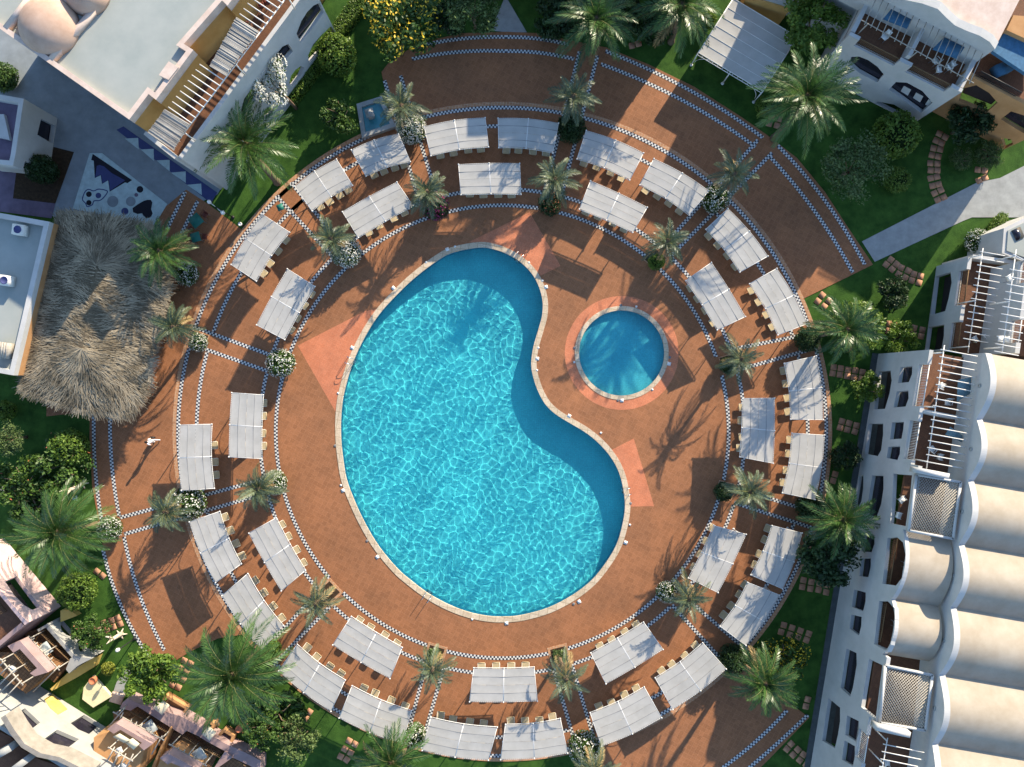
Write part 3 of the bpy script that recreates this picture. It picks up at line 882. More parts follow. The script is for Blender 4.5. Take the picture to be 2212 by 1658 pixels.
tree((12, 950), 40, 'grey green feathery tree at the left edge', 'feather', 3.0)
tree((124, 1008), 66, 'broad shrub with orange tips below the clipped dome', 'mixed', 2.2, cat='shrub', name='leafy_shrub')
tree((40, 1050), 62, 'wide low shrub at the left edge above the silvery palm', 'mixed', 1.8, cat='shrub', name='leafy_shrub')
tree((70, 1100), 44, 'low bush behind the fronds of the silvery palm', 'green', 1.4, cat='shrub', name='leafy_shrub')
shrub((237, 1142), 27, 'round bush with pale flowers where the left bands meet', 'white', 1.5)
shrub((166, 1278), 43, 'clipped ball bush between silvery palm and pink house', 'bright', 2.4)
tree((326, 1455), 60, 'dense round tree at the tip of the left deck', 'bright', 3.6, None, 2.2)
shrub((233, 1445), 15, 'small yellow green ball shrub on the lower left lawn', 'lime', 0.9)
tree((197, 1368), 40, 'thin twiggy shrub over the lawn by the yellow wall', 'mixed', 2.2, cat='shrub', name='twiggy_shrub')
tree((592, 1545), 66, 'leafy shrub under the largest palm', 'green', 2.0, cat='shrub', name='leafy_shrub')
tree((640, 1596), 48, 'branchy olive shrub at the bottom by the lawn corner', 'olive', 2.0, cat='shrub', name='branchy_shrub')
tree((566, 1582), 40, 'small tree shading the pink terrace wall at the bottom', 'mixed', 2.6)
# hedge along the hotel block
t = thing('clipped_hedge', 'long clipped hedge running along the foot of the hotel block', 'hedge', (0, 0, 0))
mb = MB(); rng = np.random.default_rng(77)
ha, hb = P(Z('B', 335, 800)), P(Z('B', 960, -60)); hd = (hb - ha); hl = hd.length; hd.normalize(); hn = Vector((-hd.y, hd.x, 0))
n = 9000; s_ = rng.uniform(0, hl, n); fc = rng.integers(0, 3, n); wd, hh = 0.55, 1.15
o_ = np.where(fc == 0, rng.uniform(-wd, wd, n), np.where(fc == 1, -wd, wd)) + rng.normal(0, .04, n); z_ = np.where(fc == 0, hh, rng.uniform(0, hh, n)) + rng.normal(0, .04, n)
pp = np.array(ha)[None] + s_[:, None] * np.array(hd)[None] + o_[:, None] * np.array(hn)[None]; pp[:, 2] = z_
nn = np.where((fc == 0)[:, None], np.array((0, 0, 1.0)), np.where((fc == 1)[:, None], -np.array(hn), np.array(hn)))
mb.quads(leaf_quads(pp, nn, 0.085, rng, 0.7), 0, rng.random(n))
mb.box((ha + hb) / 2 + Vector((0, 0, .54)), (hl, wd * 1.85, 1.06), math.atan2(hd.y, hd.x), 1)
mb.build('foliage', [M_bright, M_core], t, tone=True)
# ------------------------------------------------------------------ canopies, loungers and other furniture
M_fabric = mat('canopy_fabric', (0.40, 0.39, 0.36), 0.85, scale=0.9, col2=(0.47, 0.46, 0.43), trans=0.12, spec=0.1)
M_pole = mat('white_pole', (0.66, 0.65, 0.62), 0.4, var=0.06)
M_greypole = mat('grey_metal', (0.20, 0.20, 0.20), 0.45, var=0.1)
M_beige = mat('beige_sling', (0.46, 0.37, 0.22), 0.7, var=0.12, scale=5)
M_frame = mat('lounger_frame', (0.55, 0.52, 0.45), 0.45, var=0.08)
M_steel = mat('stainless_steel', (0.55, 0.56, 0.57), 0.25, var=0.05, metal=0.9)
M_whiteplastic = mat('white_plastic', (0.70, 0.70, 0.67), 0.45, var=0.08)
M_black = mat('black_plastic', (0.02, 0.02, 0.022), 0.5)

CZ = 2.45
CANOPY = [('B', (1365, 990), (1840, 922), (1865, 1142), (1415, 1210)), ('C', (5, 925), (475, 965), (432, 1188), (10, 1145)), ('B', (800, 1172), (1165, 1045), (1255, 1255), (910, 1368)),
          ('B', (360, 1455), (685, 1245), (805, 1440), (490, 1640)), ('E', (2045, 290), (2250, 425), (1990, 805), (1800, 680)), ('C', (690, 1020), (1135, 1195), (1030, 1400), (620, 1235)),
          ('C', (1215, 1240), (1640, 1490), (1495, 1672), (1110, 1435)), ('G', (1790, 245), (2100, 615), (1890, 735), (1625, 400)), ('H', (285, 710), (520, 1140), (300, 1225), (80, 825)),
          ('L', (350, -75), (590, -130), (645, 365), (400, 362)), ('L', (412, 470), (655, 485), (580, 985), (335, 935)), ('L', (255, 1190), (480, 1245), (330, 1680), (92, 1575)),
          ('O', (1950, 222), (2190, 318), (1930, 710), (1735, 565)), ('O', (1600, 695), (1775, 890), (1362, 1205), (1230, 970)), ('O', (1145, 1040), (1275, 1270), (808, 1490), (722, 1240)),
          ('O', (62, 1330), (490, 1285), (545, 1545), (25, 1595)), ('N', (1415, 1275), (1932, 1350), (1865, 1600), (1350, 1525)), ('N', (802, 1030), (1265, 1225), (1195, 1470), (705, 1270)),
          ('N', (375, 705), (748, 985), (640, 1222), (235, 905)), ('M', (1925, 155), (2200, 560), (2040, 745), (1730, 320)), ('I', (1705, 1080), (1872, 1490), (1680, 1630), (1478, 1158)),
          ('I', (1405, 405), (1643, 400), (1662, 900), (1415, 915)),
          ('I', (1808, 155), (2043, 172), (2030, 668), (1785, 655)), ('F', (305, 715), (510, 845), (275, 1260), (65, 1150)), ('F', (1155, 40), (1278, 220), (850, 465), (730, 270)),
          ('B', (1632, 1285), (2108, 1278), (2118, 1510), (1650, 1512)), ('G', (722, 30), (1165, 235), (1055, 425), (638, 245)), ('G', (1660, 665), (1925, 1085), (1715, 1185), (1468, 800)),
          ('K', (1912, 200), (2152, 197), (2140, 703), (1890, 655)), ('K', (1690, 1190), (1930, 1255), (1712, 1708), (1490, 1600)), ('O', (1140, 535), (1285, 738), (842, 1005), (728, 775)),
          ('N', (1750, 890), (2220, 885), (2245, 1140), (1718, 1145)), ('N', (795, 490), (1193, 730), (1100, 965), (655, 705)), ('J', (210, 1130), (437, 1540), (255, 1695), (5, 1245))]
CEN_W = P(CEN)


def make_lounger():
    t = thing('sun_lounger', 'beige sun lounger', 'sun lounger')
    mb = MB()                                                     # frame: side rails, cross rails, legs, arm-less
    for y in (-.31, .31):
        mb.tube([(-.95, y, .30), (.98, y, .30)], .022, 6)
        for x in (-.55, .72):
            mb.tube([(x, y, .30), (x + .05, y * 1.03, 0)], .02, 6)
    for x in (-.95, -.2, .98):
        mb.tube([(x, -.31, .30), (x, .31, .30)], .02, 6)
    mb.build('frame', M_frame, t)
    mb = MB()
    n = 8; pts = [(-.22 + 1.22 * i / n, .32 - .015 * math.sin(PI * i / n)) for i in range(n + 1)]
    top = [(x, y, z) for x, z in pts for y in (-.29, .29)]
    fs = [(2 * i, 2 * i + 2, 2 * i + 3, 2 * i + 1) for i in range(n)]
    mb.add(top, fs); mb.add([(x, y, z - .02) for x, y, z in top], [f[::-1] for f in fs])
    mb.box((1.0, 0, .31), (.05, .58, .05)); mb.build('seat', M_beige, t)
    mb = MB(); a = R(42); c, s_ = math.cos(a), math.sin(a)
    M = Matrix.Translation((-.22, 0, .33)) @ Matrix.Rotation(a, 4, 'Y')
    mb.box(None, (.78, .58, .03), M=M @ Matrix.Translation((-.39, 0, 0)))
    mb.tube([tuple(M @ Vector(q)) for q in ((0, -.31, 0), (-.74, -.31, 0), (-.80, -.25, 0), (-.80, .25, 0), (-.74, .31, 0), (0, .31, 0))], .02, 6)
    mb.build('backrest', M_beige, t)
    return t


LOUNGER = make_lounger(); lounger_used = False
order = sorted(range(len(CANOPY)), key=lambda i: rp(tuple(np.mean([Z(CANOPY[i][0], *q) for q in CANOPY[i][1:]], 0)))[1])
per = {}
info = {}
for i in order:
    c = np.mean([Z(CANOPY[i][0], *q) for q in CANOPY[i][1:]], 0); r, a = rp(tuple(c)); inner = r < 610
    hr = int(round(a / 30)) % 12
    info[i] = (inner, hr, (a - hr * 30 + 180) % 360 - 180)
    per.setdefault((inner, hr), []).append(i)


def bilin(c, u, v):
    return c[0] * (1 - u) * (1 - v) + c[1] * u * (1 - v) + c[2] * u * v + c[3] * (1 - u) * v


for i in range(len(CANOPY)):
    wn = CANOPY[i][0]; cs = [P(Z(wn, *q), CZ) for q in CANOPY[i][1:]]
    if (cs[1] - cs[0]).length < (cs[2] - cs[1]).length:           # make u run along the long side
        cs = [cs[1], cs[2], cs[3], cs[0]]
    ctr = sum(cs, Vector()) / 4
    out = (ctr - CEN_W); out.z = 0; out.normalize()
    if ((cs[0] + cs[1]) / 2 - (cs[2] + cs[3]) / 2).dot(out) < 0:  # v=0 is the side away from the pool
        cs = [cs[2], cs[3], cs[0], cs[1]]
    inner, hr, off = info[i]
    if inner:
        lab = 'white fabric sun canopy in the inner ring at %s o\'clock around the pool' % HOURS[hr]; where = 'inner ring canopy at %s o\'clock' % HOURS[hr]
    elif len(per[(False, hr)]) == 1:
        lab = 'white fabric sun canopy, the only one in the outer ring at %s o\'clock' % HOURS[hr]; where = 'outer ring canopy at %s o\'clock' % HOURS[hr]
    else:
        first = per[(False, hr)]; k = sorted(first, key=lambda q: info[q][2]).index(i)
        wk = CLOCK[(hr - 1) % 12] if k == 0 else CLOCK[hr]
        lab = 'white sun canopy in the outer ring just %s of the %s walkway' % ('clockwise' if k == 0 else 'anticlockwise', wk)
        where = 'outer canopy %s the %s walkway' % ('past' if k == 0 else 'before', wk)
    base = Vector((ctr.x, ctr.y, 0))
    t = thing('sun_canopy', lab, 'sun canopy', base, 0, 'white sun canopies round the pool')
    cl = [c - base for c in cs]; bow = 0.16 if not inner else 0.06
    rng = np.random.default_rng(100 + i)
    tilt = rng.uniform(-.05, .05, 4)

    def cp(u, v, dz=0.0):
        p = bilin(cl, u, v) + out * (bow * math.sin(PI * u))
        uu = (u * 2) % 1.0 if u < 0.999 else 1.0
        p.z += dz + tilt[0] * (u - .5) + tilt[1] * (v - .5)
        return p
    mb = MB()
    for b in range(2):
        for s3 in range(4):
            nu, nv = 8, 4; g = []
            sag = rng.uniform(.003, .010)
            for a_ in range(nu + 1):
                for c_ in range(nv + 1):
                    fu, fv = a_ / nu, c_ / nv
                    u = b * .5 + .006 + fu * .488; v = (s3 + .010 + fv * .980) / 4
                    g.append(tuple(cp(u, v, -sag * math.sin(PI * fv) * (0.55 + .45 * math.sin(PI * fu)) - .02 * math.sin(PI * fu))))
            mb.add(g, [(a_ * (nv + 1) + c_, a_ * (nv + 1) + c_ + 1, (a_ + 1) * (nv + 1) + c_ + 1, (a_ + 1) * (nv + 1) + c_) for a_ in range(nu) for c_ in range(nv)])
    # laced hem along the two long edges
    for v in (0.0, 1.0):
        for a_ in range(34):
            p = cp((a_ + .5) / 34, v, -.03); mb.box(p + out * (.045 if v == 0 else -.045), (.05, .10, .012), math.atan2(out.y, out.x))
    mb.build('fabric', M_fabric, t, smooth=False)
    mb = MB()
    for v in (-0.02, 1.02):
        mb.tube([cp(u / 8, v, -.05 if True else 0) for u in range(9)], .028, 6)
    for u in (0.0, 0.497, 0.503, 1.0):
        mb.tube([cp(u, -.03, -.02), cp(u, .5, -.02), cp(u, 1.03, -.02)], .026, 6)
    mb.build('frame', M_pole, t)
    mb = MB()
    for v in (.25, .75):
        mb.tube([cp(u / 8, v, .006 - .04 * abs(math.sin(2 * PI * u / 8))) for u in range(9)], .021, 6)
    mb.build('ridge_cable', M_greypole, t)
    for u in (.03, .5, .97):
        p = cp(u, .05); mb = MB(); mb.tube([(p.x, p.y, 0), (p.x, p.y, p.z - .03)], .04, 8); mb.lathe([(.11, 0), (.11, .02), (.05, .04)], 8, (p.x, p.y, 0))
        mb.build('post', M_pole, t)
        q = cp(u, .80); mb = MB(); a_ = Vector((p.x, p.y, .9)); e_ = Vector((q.x, q.y, q.z - .06))
        mb.tube([Vector((a_.x + (e_.x - a_.x) * (1 - math.cos(k * PI / 16)), a_.y + (e_.y - a_.y) * (1 - math.cos(k * PI / 16)), a_.z + (e_.z - a_.z) * math.sin(k * PI / 16))) for k in range(9)], .022, 6)
        mb.build('brace', M_pole, t)
    for u in (0, .5, 1):
        for v in (-.02, 1.02):
            p = cp(u, v); mb = MB(); mb.lathe([(.02, -.06), (.06, -.02), (.06, .03), (.01, .06)], 8, (p.x, p.y, p.z)); mb.build('finial', M_pole, t)
    # loungers
    ln = (cs[1] - cs[0]); ln.z = 0; ax = ln.normalized()
    cw_sign = 1 if (ax.x * out.y - ax.y * out.x) > 0 else -1       # does u run clockwise?
    us = [.15, .37, .63, .85]
    for q, u in enumerate(us):
        if i == 21 and q == 3:
            continue
        p = bilin(cs, u + rng.uniform(-.015, .015), .5 - rng.uniform(.0, .06)); p = Vector((p.x, p.y, 0.0)) + out * (bow * math.sin(PI * u))
        ang = math.atan2(-out.y, -out.x) + (u - .5) * rng.uniform(-.04, .04) + rng.uniform(-.05, .05)
        order_ = q if cw_sign > 0 else 3 - q
        lb = 'beige sun lounger, %s of four counted clockwise, under the %s' % (['first', 'second', 'third', 'last'][order_], where)
        if i == 21:
            lb = 'beige sun lounger, %s of three from top, under %s' % (['first', 'second', 'last'][q], where)
        if not lounger_used:
            LOUNGER.location = p; LOUNGER.rotation_euler = (0, 0, ang); LOUNGER['label'] = lb; LOUNGER['group'] = 'sun loungers under the canopies'; lounger_used = True
        else:
            copy_thing(LOUNGER, p, ang, lb, 'sun loungers under the canopies')

# white sail pergola at the top
gz = 2.15
g4 = [P(Z('C', *q), gz) for q in ((1562, 412), (2065, 712), (2335, 290), (1835, -10))]
t = thing('sail_pergola', 'large white fabric roofed pergola on the lawn above the deck', 'pergola', (g4[0].x, g4[0].y, 0))
gl_ = [q - Vector((g4[0].x, g4[0].y, 0)) for q in g4]
mb = MB(); ns = 6
for s3 in range(ns):
    g = []
    for a_ in range(9):
        for c_ in range(5):
            fu, fv = a_ / 8, c_ / 4
            p = bilin(gl_, fu, (s3 + .012 + .976 * fv) / ns); p.z += .35 * math.sin(PI * fu) * 0 - .012 * math.sin(PI * fv)
            g.append(tuple(p))
    mb.add(g, [(a_ * 5 + c_, a_ * 5 + c_ + 1, (a_ + 1) * 5 + c_ + 1, (a_ + 1) * 5 + c_) for a_ in range(8) for c_ in range(4)])
mb.build('fabric', M_fabric, t)
mb = MB()
for v in np.linspace(0, 1, ns + 1):
    mb.tube([bilin(gl_, 0, v) + Vector((0, 0, .01)), bilin(gl_, 1, v) + Vector((0, 0, .01))], .035 if v in (0, 1) else .022, 6)
for u in (0, 1):
    mb.tube([bilin(gl_, u, 0), bilin(gl_, u, 1)], .045, 6)
a0, a1 = bilin(gl_, 0, -.035), bilin(gl_, 1, -.035)
mb.tube([a0, a1], .03, 6)
for k in range(14):
    mb.tube([a0.lerp(a1, k / 13), bilin(gl_, k / 13, 0)], .018, 5)
for u in (0.02, .98):                                              # arched braces
    b0 = bilin(gl_, u, 0); sg = 1 if u < .5 else -1; dx = (gl_[1] - gl_[0]).normalized()
    mb.tube([b0 + Vector((0, 0, -1.6 + 0)) * (1 - math.sin(q * PI / 2 / 6)) + dx * sg * 1.6 * (1 - math.cos(q * PI / 2 / 6)) for q in range(7)], .025, 6)
mb.build('frame', M_pole, t)
for u in (0, .5, 1):
    for v in (0, 1):
        p = bilin(gl_, u, v); mb = MB(); mb.tube([(p.x, p.y, 0), (p.x, p.y, p.z)], .05, 8); mb.lathe([(.14, 0), (.14, .03), (.05, .05)], 8, (p.x, p.y, 0)); mb.build('post', M_pole, t)

# pool ladders
def ladder(px, ang, label):
    b = P(px); t = thing('pool_ladder', label, 'pool ladder', (b.x, b.y, 0.03), ang, 'steel pool ladders')
    mb = MB()
    for y in (-.27, .27):
        mb.tube([(-.55, y, 0), (-.55, y, .55), (-.48, y, .75), (-.3, y, .82), (-.05, y, .75), (.05, y, .5), (.06, y, -.9)], .024, 8)
    mb.build('handrail', M_steel, t)
    for z in (-.25, -.5, -.75):
        mb = MB(); mb.box((.06, 0, z), (.09, .54, .03)); mb.build('step', M_steel, t)


def pool_normal(px):
    p = np.array(P2(px)); A = np.array(pool_xy); k = int(np.argmin(((A - p) ** 2).sum(1)))
    tg = A[(k + 1) % len(A)] - A[k - 1]; n = np.array((tg[1], -tg[0])); c = A.mean(0)
    ins = np.array((-.0, 0)); n = n / np.linalg.norm(n)
    a = sum(A[q][0] * A[(q + 1) % len(A)][1] - A[(q + 1) % len(A)][0] * A[q][1] for q in range(len(A)))
    if a > 0:
        n = -n
    return tuple(A[k]), math.atan2(n[1], n[0])


for px, lb in [((1120, 566), 'steel pool ladder at the narrow top end of the large pool'), ((1347, 1060), 'steel pool ladder on the right bulge of the large pool'),
               ((929, 1284), 'steel pool ladder at the lower left edge of the large pool'), ((763, 785), 'steel pool ladder on the left edge of the large pool by the coral square')]:
    q, a = pool_normal(px); t_px = (q[0] / S + CX, CY - q[1] / S); ladder(t_px, a, lb)

# square lids and drains in the paving round the pools
for (wn, x, y, big) in [('F', 1545, 560, 1), ('F', 1605, 538, 0), ('F', 1380, 660, 0), ('F', 1125, 860, 1), ('F', 805, 1325, 1), ('G', 350, 803, 0), ('G', 378, 853, 1), ('G', 318, 1325, 0), ('G', 310, 1410, 1), ('G', 308, 1500, 0),
                        ('J', 695, 158, 0), ('J', 717, 875, 0), ('J', 733, 915, 1), ('J', 1000, 1433, 1), ('N', 1738, 508, 0), ('N', 2005, 538, 1), ('O', 635, 370, 1), ('K', 558, 335, 1), ('K', 805, 467, 0),
                        ('K', 1030, 1182, 0), ('K', 997, 1320, 1), ('K', 968, 215, 1), ('K', 1205, 130, 0), ('G', 597, 1437, 0), ('G', 1335, 1450, 1), ('G', 1080, 1005, 0), ('G', 245, 663, 0)]:
    px = Z(wn, x, y); kid = math.hypot(px[0] - 1343, px[1] - 763) < 130
    q = P(px); _, a = pool_normal(px)
    if kid:
        a = math.atan2(q.y - kid_c[1], q.x - kid_c[0])
    s_ = .30 if big else .17
    mb = MB(); mb.box((0, 0, .02), (s_, s_, .04)); mb.box((0, 0, .043), (s_ * .7, s_ * .7, .006))
    o = mb.build('skimmer_lid', M_whiteplastic); o.location = (q.x, q.y, 0.002); o.rotation_euler = (0, 0, a)
    tag(o, '%s white square lid in the paving beside the %s coping' % ('large' if big else 'small', "round kids' pool" if kid else 'large pool'), 'skimmer lid', 'skimmer lids round the pools')
for (wn, x, y) in [('J', 672, 567), ('J', 920, 1307), ('O', 593, 388), ('K', 1035, 1015), ('K', 938, 213), ('G', 960, 995), ('G', 1340, 1400), ('G', 600, 1325)]:
    q = P(Z(wn, x, y)); mb = MB(); mb.lathe([(.12, 0), (.12, .03), (.09, .05), (.06, .05), (.055, .03), (.01, .03)], 14); mb.lathe([(.045, .03), (.05, .06), (.01, .075)], 10)
    o = mb.build('pool_edge_clip', M_greypole); o.location = (q.x, q.y, .002)  # small grey metal clips by the coping, no lamp in them
    tag(o, 'small round grey fitting set in the paving at a pool edge', 'paving fitting', 'round fittings at the pool edges')

# the walking person
pb = P(Z('I', 1222, 527)); pt = thing('person', 'person in white shirt and light trousers walking on the left deck', 'person', (pb.x, pb.y, 0), R(172))
M_skin = mat('skin', (0.36, 0.20, 0.13), 0.6, var=0.05); M_shirt = mat('white_shirt', (0.74, 0.76, 0.78), 0.8, var=0.04); M_trous = mat('light_trousers', (0.62, 0.64, 0.68), 0.85, var=0.05)
M_hair = mat('dark_hair', (0.012, 0.010, 0.009), 0.5, var=0.3)
J = {'pel': (0, 0, .95, .135), 'bel': (.01, 0, 1.10, .125), 'che': (.03, 0, 1.30, .150), 'nec': (.05, 0, 1.47, .060), 'hd1': (.07, 0, 1.57, .088), 'hd2': (.075, 0, 1.68, .098), 'hd3': (.07, 0, 1.765, .055),
     'hl': (.02, .10, .90, .095), 'kl': (.22, .11, .52, .062), 'al': (.12, .11, .10, .042), 'tl': (.26, .12, .035, .034), 'hr': (-.02, -.10, .90, .095), 'kr': (-.05, -.11, .50, .062), 'ar': (-.33, -.11, .16, .042), 'tr': (-.22, -.12, .035, .034),
     'sl': (.03, .20, 1.41, .062), 'el': (-.08, .26, 1.14, .043), 'wl': (.03, .28, .92, .030), 'sr': (.03, -.20, 1.41, .062), 'er': (.00, -.27, 1.14, .043), 'wr': (.14, -.27, .93, .030)}
ED = [('pel', 'bel'), ('bel', 'che'), ('che', 'nec'), ('nec', 'hd1'), ('hd1', 'hd2'), ('hd2', 'hd3'), ('pel', 'hl'), ('hl', 'kl'), ('kl', 'al'), ('al', 'tl'), ('pel', 'hr'), ('hr', 'kr'), ('kr', 'ar'), ('ar', 'tr'),
      ('che', 'sl'), ('sl', 'el'), ('el', 'wl'), ('che', 'sr'), ('sr', 'er'), ('er', 'wr')]
for sd, wv in (('l', (.03, .28, .92)), ('r', (.14, -.27, .93))):
    J['pm' + sd] = (wv[0] + .01, wv[1], wv[2] - .07, .034); ED.append(('w' + sd, 'pm' + sd))
    for f, (dx, dz, l2) in enumerate(((.030, 0, .045), (.011, -.006, .050), (-.009, -.003, .046), (-.027, .004, .036))):
        a = (wv[0] + .01 + dx, wv[1] - (.006 if sd == 'l' else -.006), wv[2] - .11 + dz); b = (a[0] + .012, a[1] - (.02 if sd == 'l' else -.02), a[2] - l2)
        J['f%d%s' % (f, sd)] = (*a, .010); J['g%d%s' % (f, sd)] = (*b, .008); ED += [('pm' + sd, 'f%d%s' % (f, sd)), ('f%d%s' % (f, sd), 'g%d%s' % (f, sd))]
    a = (wv[0] + .055, wv[1], wv[2] - .05); b = (wv[0] + .07, wv[1] - (.015 if sd == 'l' else -.015), wv[2] - .085)
    J['h1' + sd] = (*a, .011); J['h2' + sd] = (*b, .009); ED += [('pm' + sd, 'h1' + sd), ('h1' + sd, 'h2' + sd)]
ks = list(J); me = bpy.data.meshes.new('body'); me.from_pydata([J[k][:3] for k in ks], [(ks.index(a), ks.index(b)) for a, b in ED], [])
ob = bpy.data.objects.new('body', me); COL.objects.link(ob)
md = ob.modifiers.new('skin', 'SKIN'); md.use_smooth_shade = True
sv = me.skin_vertices[0].data if me.skin_vertices else None
if sv is None:
    bm_ = __import__('bmesh').new(); bm_.from_mesh(me); bm_.verts.layers.skin.verify(); bm_.to_mesh(me); bm_.free(); sv = me.skin_vertices[0].data
for k, q in zip(ks, sv):
    q.radius = (J[k][3],) * 2; q.use_root = (k == 'pel')
ob.modifiers.new('sub', 'SUBSURF').levels = 2
dg = bpy.context.evaluated_depsgraph_get(); me2 = bpy.data.meshes.new_from_object(ob.evaluated_get(dg)); bpy.data.objects.remove(ob)
me2.materials.clear()
for m in (M_skin, M_shirt, M_trous, M_black):
    me2.materials.append(m)
for p in me2.polygons:
    z = p.center.z; y = abs(p.center.y); p.use_smooth = True
    hand = y > .225 and z < 1.16
    p.material_index = 0 if (z > 1.475 or hand) else (1 if z > .93 or y > .225 else (2 if z > .10 else 3))
bo = link('body', me2, pt)
mb = MB(); mb.lathe([(.02, .13), (.075, .11), (.108, .05), (.112, -.02), (.10, -.07), (.085, -.10)], 14, (.055, 0, 1.68)); mb.build('hair', M_hair, pt, smooth=True)
mb = MB(); mb.lathe([(.012, 0), (.018, .01), (.004, .03)], 6, (.172, 0, 1.635)); mb.lathe([(.016, -.02), (.02, 0), (.012, .025)], 6, (.075, .098, 1.64)); mb.lathe([(.016, -.02), (.02, 0), (.012, .025)], 6, (.075, -.098, 1.64)); mb.build('face', M_skin, pt)
bg = MB(); bg.box((0, 0, .19), (.34, .13, .30)); bg.tube([(-.1, 0, .34), (-.06, 0, .50), (.06, 0, .50), (.1, 0, .34)], .012, 6)
hp = Matrix.Rotation(R(172), 4, 'Z') @ Vector((.15, -.29, .33)); o = bg.build('shoulder_bag', M_black); o.location = (pb.x + hp.x, pb.y + hp.y, .33); o.rotation_euler = (0, 0, R(172)); tag(o, 'dark bag carried by the person walking on the left deck', 'bag')

# bare pale tree trunks, lamps, signs on the lawns
def bare_tree(base, fork, ends, zf, ze, label):
    b = P(base); t = thing('bare_tree', label, 'tree', (b.x, b.y, 0)); mb = MB(); f = P(fork, zf) - b
    mb.tube([(0, 0, -.05), f * .5 + Vector((0, 0, 0)), f], [.22, .17, .14], 9)
    for k in range(5):
        a = k * 1.26; mb.tube([(0, 0, .12), (.3 * math.cos(a), .3 * math.sin(a), .06), (.5 * math.cos(a), .5 * math.sin(a), -.03)], [.12, .07, .03], 6)
    mb.build('trunk', M_palebark, t)
    for e in ends:
        mb = MB(); g = P(e, ze) - b; m_ = f.lerp(g, .5) + Vector((.1, .1, .12)); mb.tube([f, m_, g], [.12, .09, .04], 7)
        mb.tube([m_, m_ + Vector((.35, .3, .35))], [.05, .015], 5); mb.build('branch', M_palebark, t)


bare_tree((179, 1044), (152, 1058), [(128, 1063), (134, 1083)], 1.9, 2.9, 'pale bare tree trunk with cut branches on the lawn by the silvery palm')
bare_tree((262, 1370), (243, 1381), [(230, 1392), (228, 1376)], 1.4, 2.2, 'short pale leaning bare trunk among the twiggy shrub')
bare_tree((30, 1059), (12, 1062), [(-5, 1058), (0, 1072)], 1.0, 1.6, 'pale bare stump poking out at the left edge')


def lamp_post(px, label, h=3.2, two=True):
    b = P(px); t = thing('lamp_post', label, 'lamp post', (b.x, b.y, 0))
    mb = MB(); mb.lathe([(.16, 0), (.16, .05), (.06, .12)], 10); mb.tube([(0, 0, 0), (0, 0, h)], .045, 8); mb.build('post', M_black, t)
    for sg in ((-1, 1) if two else (0,)):
        mb = MB(); x = .55 * sg
        if two:
            mb.tube([(0, 0, h - .3), (x * .6, -x * .5, h + .1), (x, -x * .8, h)], .025, 6)
        mb.lathe([(.05, -.28), (.16, -.22), (.18, -.05), (.13, .05), (.02, .12)], 6, (x, -x * .8, h)); mb.build('lantern', M_whiteplastic, t)


lamp_post((503, 470), 'thin two armed lamp post at the corner of the left terrace', 3.4)
lamp_post((291, 1380), 'lamp post with a lantern head on the lower left lawn', 2.6, False)
t = thing('bollard_light', 'low round bollard light at the lawn corner by the outer ring', 'bollard', P((526, 489))); mb = MB(); mb.tube([(0, 0, 0), (0, 0, .7)], .06, 10); mb.build('post', M_black, t)
mb = MB(); mb.lathe([(.08, .66), (.17, .70), (.17, .78), (.10, .80), (.09, .76)], 14); mb.build('lamp_ring', M_whiteplastic, t)
t = thing('lawn_sign', 'small white square sign on the lawn beside the pale bare trunk', 'sign', P((170, 1075)), R(8)); mb = MB(); mb.box((0, 0, .5), (.42, .40, .03)); mb.build('board', M_whiteplastic, t); mb = MB(); mb.tube([(0, 0, 0), (0, 0, .49)], .025, 6); mb.build('post', M_greypole, t)

# tables on the left terrace
M_green = mat('green_tabletop', (0.02, 0.14, 0.11), 0.5); M_red = mat('brown_chair', (0.16, 0.045, 0.03), 0.6)


def table(px, label, m, s_=.95, rz=0.7, h=.74):
    b = P(px); t = thing('square_table', label, 'table', (b.x, b.y, 0), rz); mb = MB(); mb.box((0, 0, h), (s_, s_, .035)); mb.build('tabletop', m, t)
    for x in (-1, 1):
        for y in (-1, 1):
            mb = MB(); mb.tube([(x * s_ * .42, y * s_ * .42, 0), (x * s_ * .42, y * s_ * .42, h - .02)], .022, 6); mb.build('leg', M_greypole, t)


def make_chair(m=None):
    t = thing('chair', 'chair', 'chair'); mb = MB(); mb.box((0, 0, .44), (.44, .44, .04)); mb.build('seat', m or M_whiteplastic, t)
    mb = MB(); M = Matrix.Translation((-.22, 0, .46)) @ Matrix.Rotation(R(-12), 4, 'Y'); mb.box(None, (.03, .44, .44), M=M @ Matrix.Translation((0, 0, .22))); mb.build('backrest', m or M_whiteplastic, t)
    for x in (-.19, .19):
        for y in (-.19, .19):
            mb = MB(); mb.tube([(x, y, .43), (x * 1.12, y * 1.12, 0)], .018, 6); mb.build('leg', M_greypole, t)
    for y in (-.23, .23):
        mb = MB(); mb.bar((-.2, y, .64), (.18, y, .62), .04, .025); mb.bar((.17, y, .62), (.17, y, .44), .025); mb.build('armrest', m or M_whiteplastic, t)
    return t


CHAIR = make_chair(); chair_used = False
CHAIR_R = make_chair(M_red); chair_r_used = False


def chair(p, rz, label, red=False, group='terrace chairs'):
    global chair_used, chair_r_used
    if red:
        if not chair_r_used:
            CHAIR_R.location = p; CHAIR_R.rotation_euler = (0, 0, rz); CHAIR_R['label'] = label; CHAIR_R['group'] = group; chair_r_used = True; return CHAIR_R
        return copy_thing(CHAIR_R, p, rz, label, group)
    if not chair_used:
        CHAIR.location = p; CHAIR.rotation_euler = (0, 0, rz); CHAIR['label'] = label; CHAIR['group'] = group; chair_used = True; return CHAIR
    return copy_thing(CHAIR, p, rz, label, group)


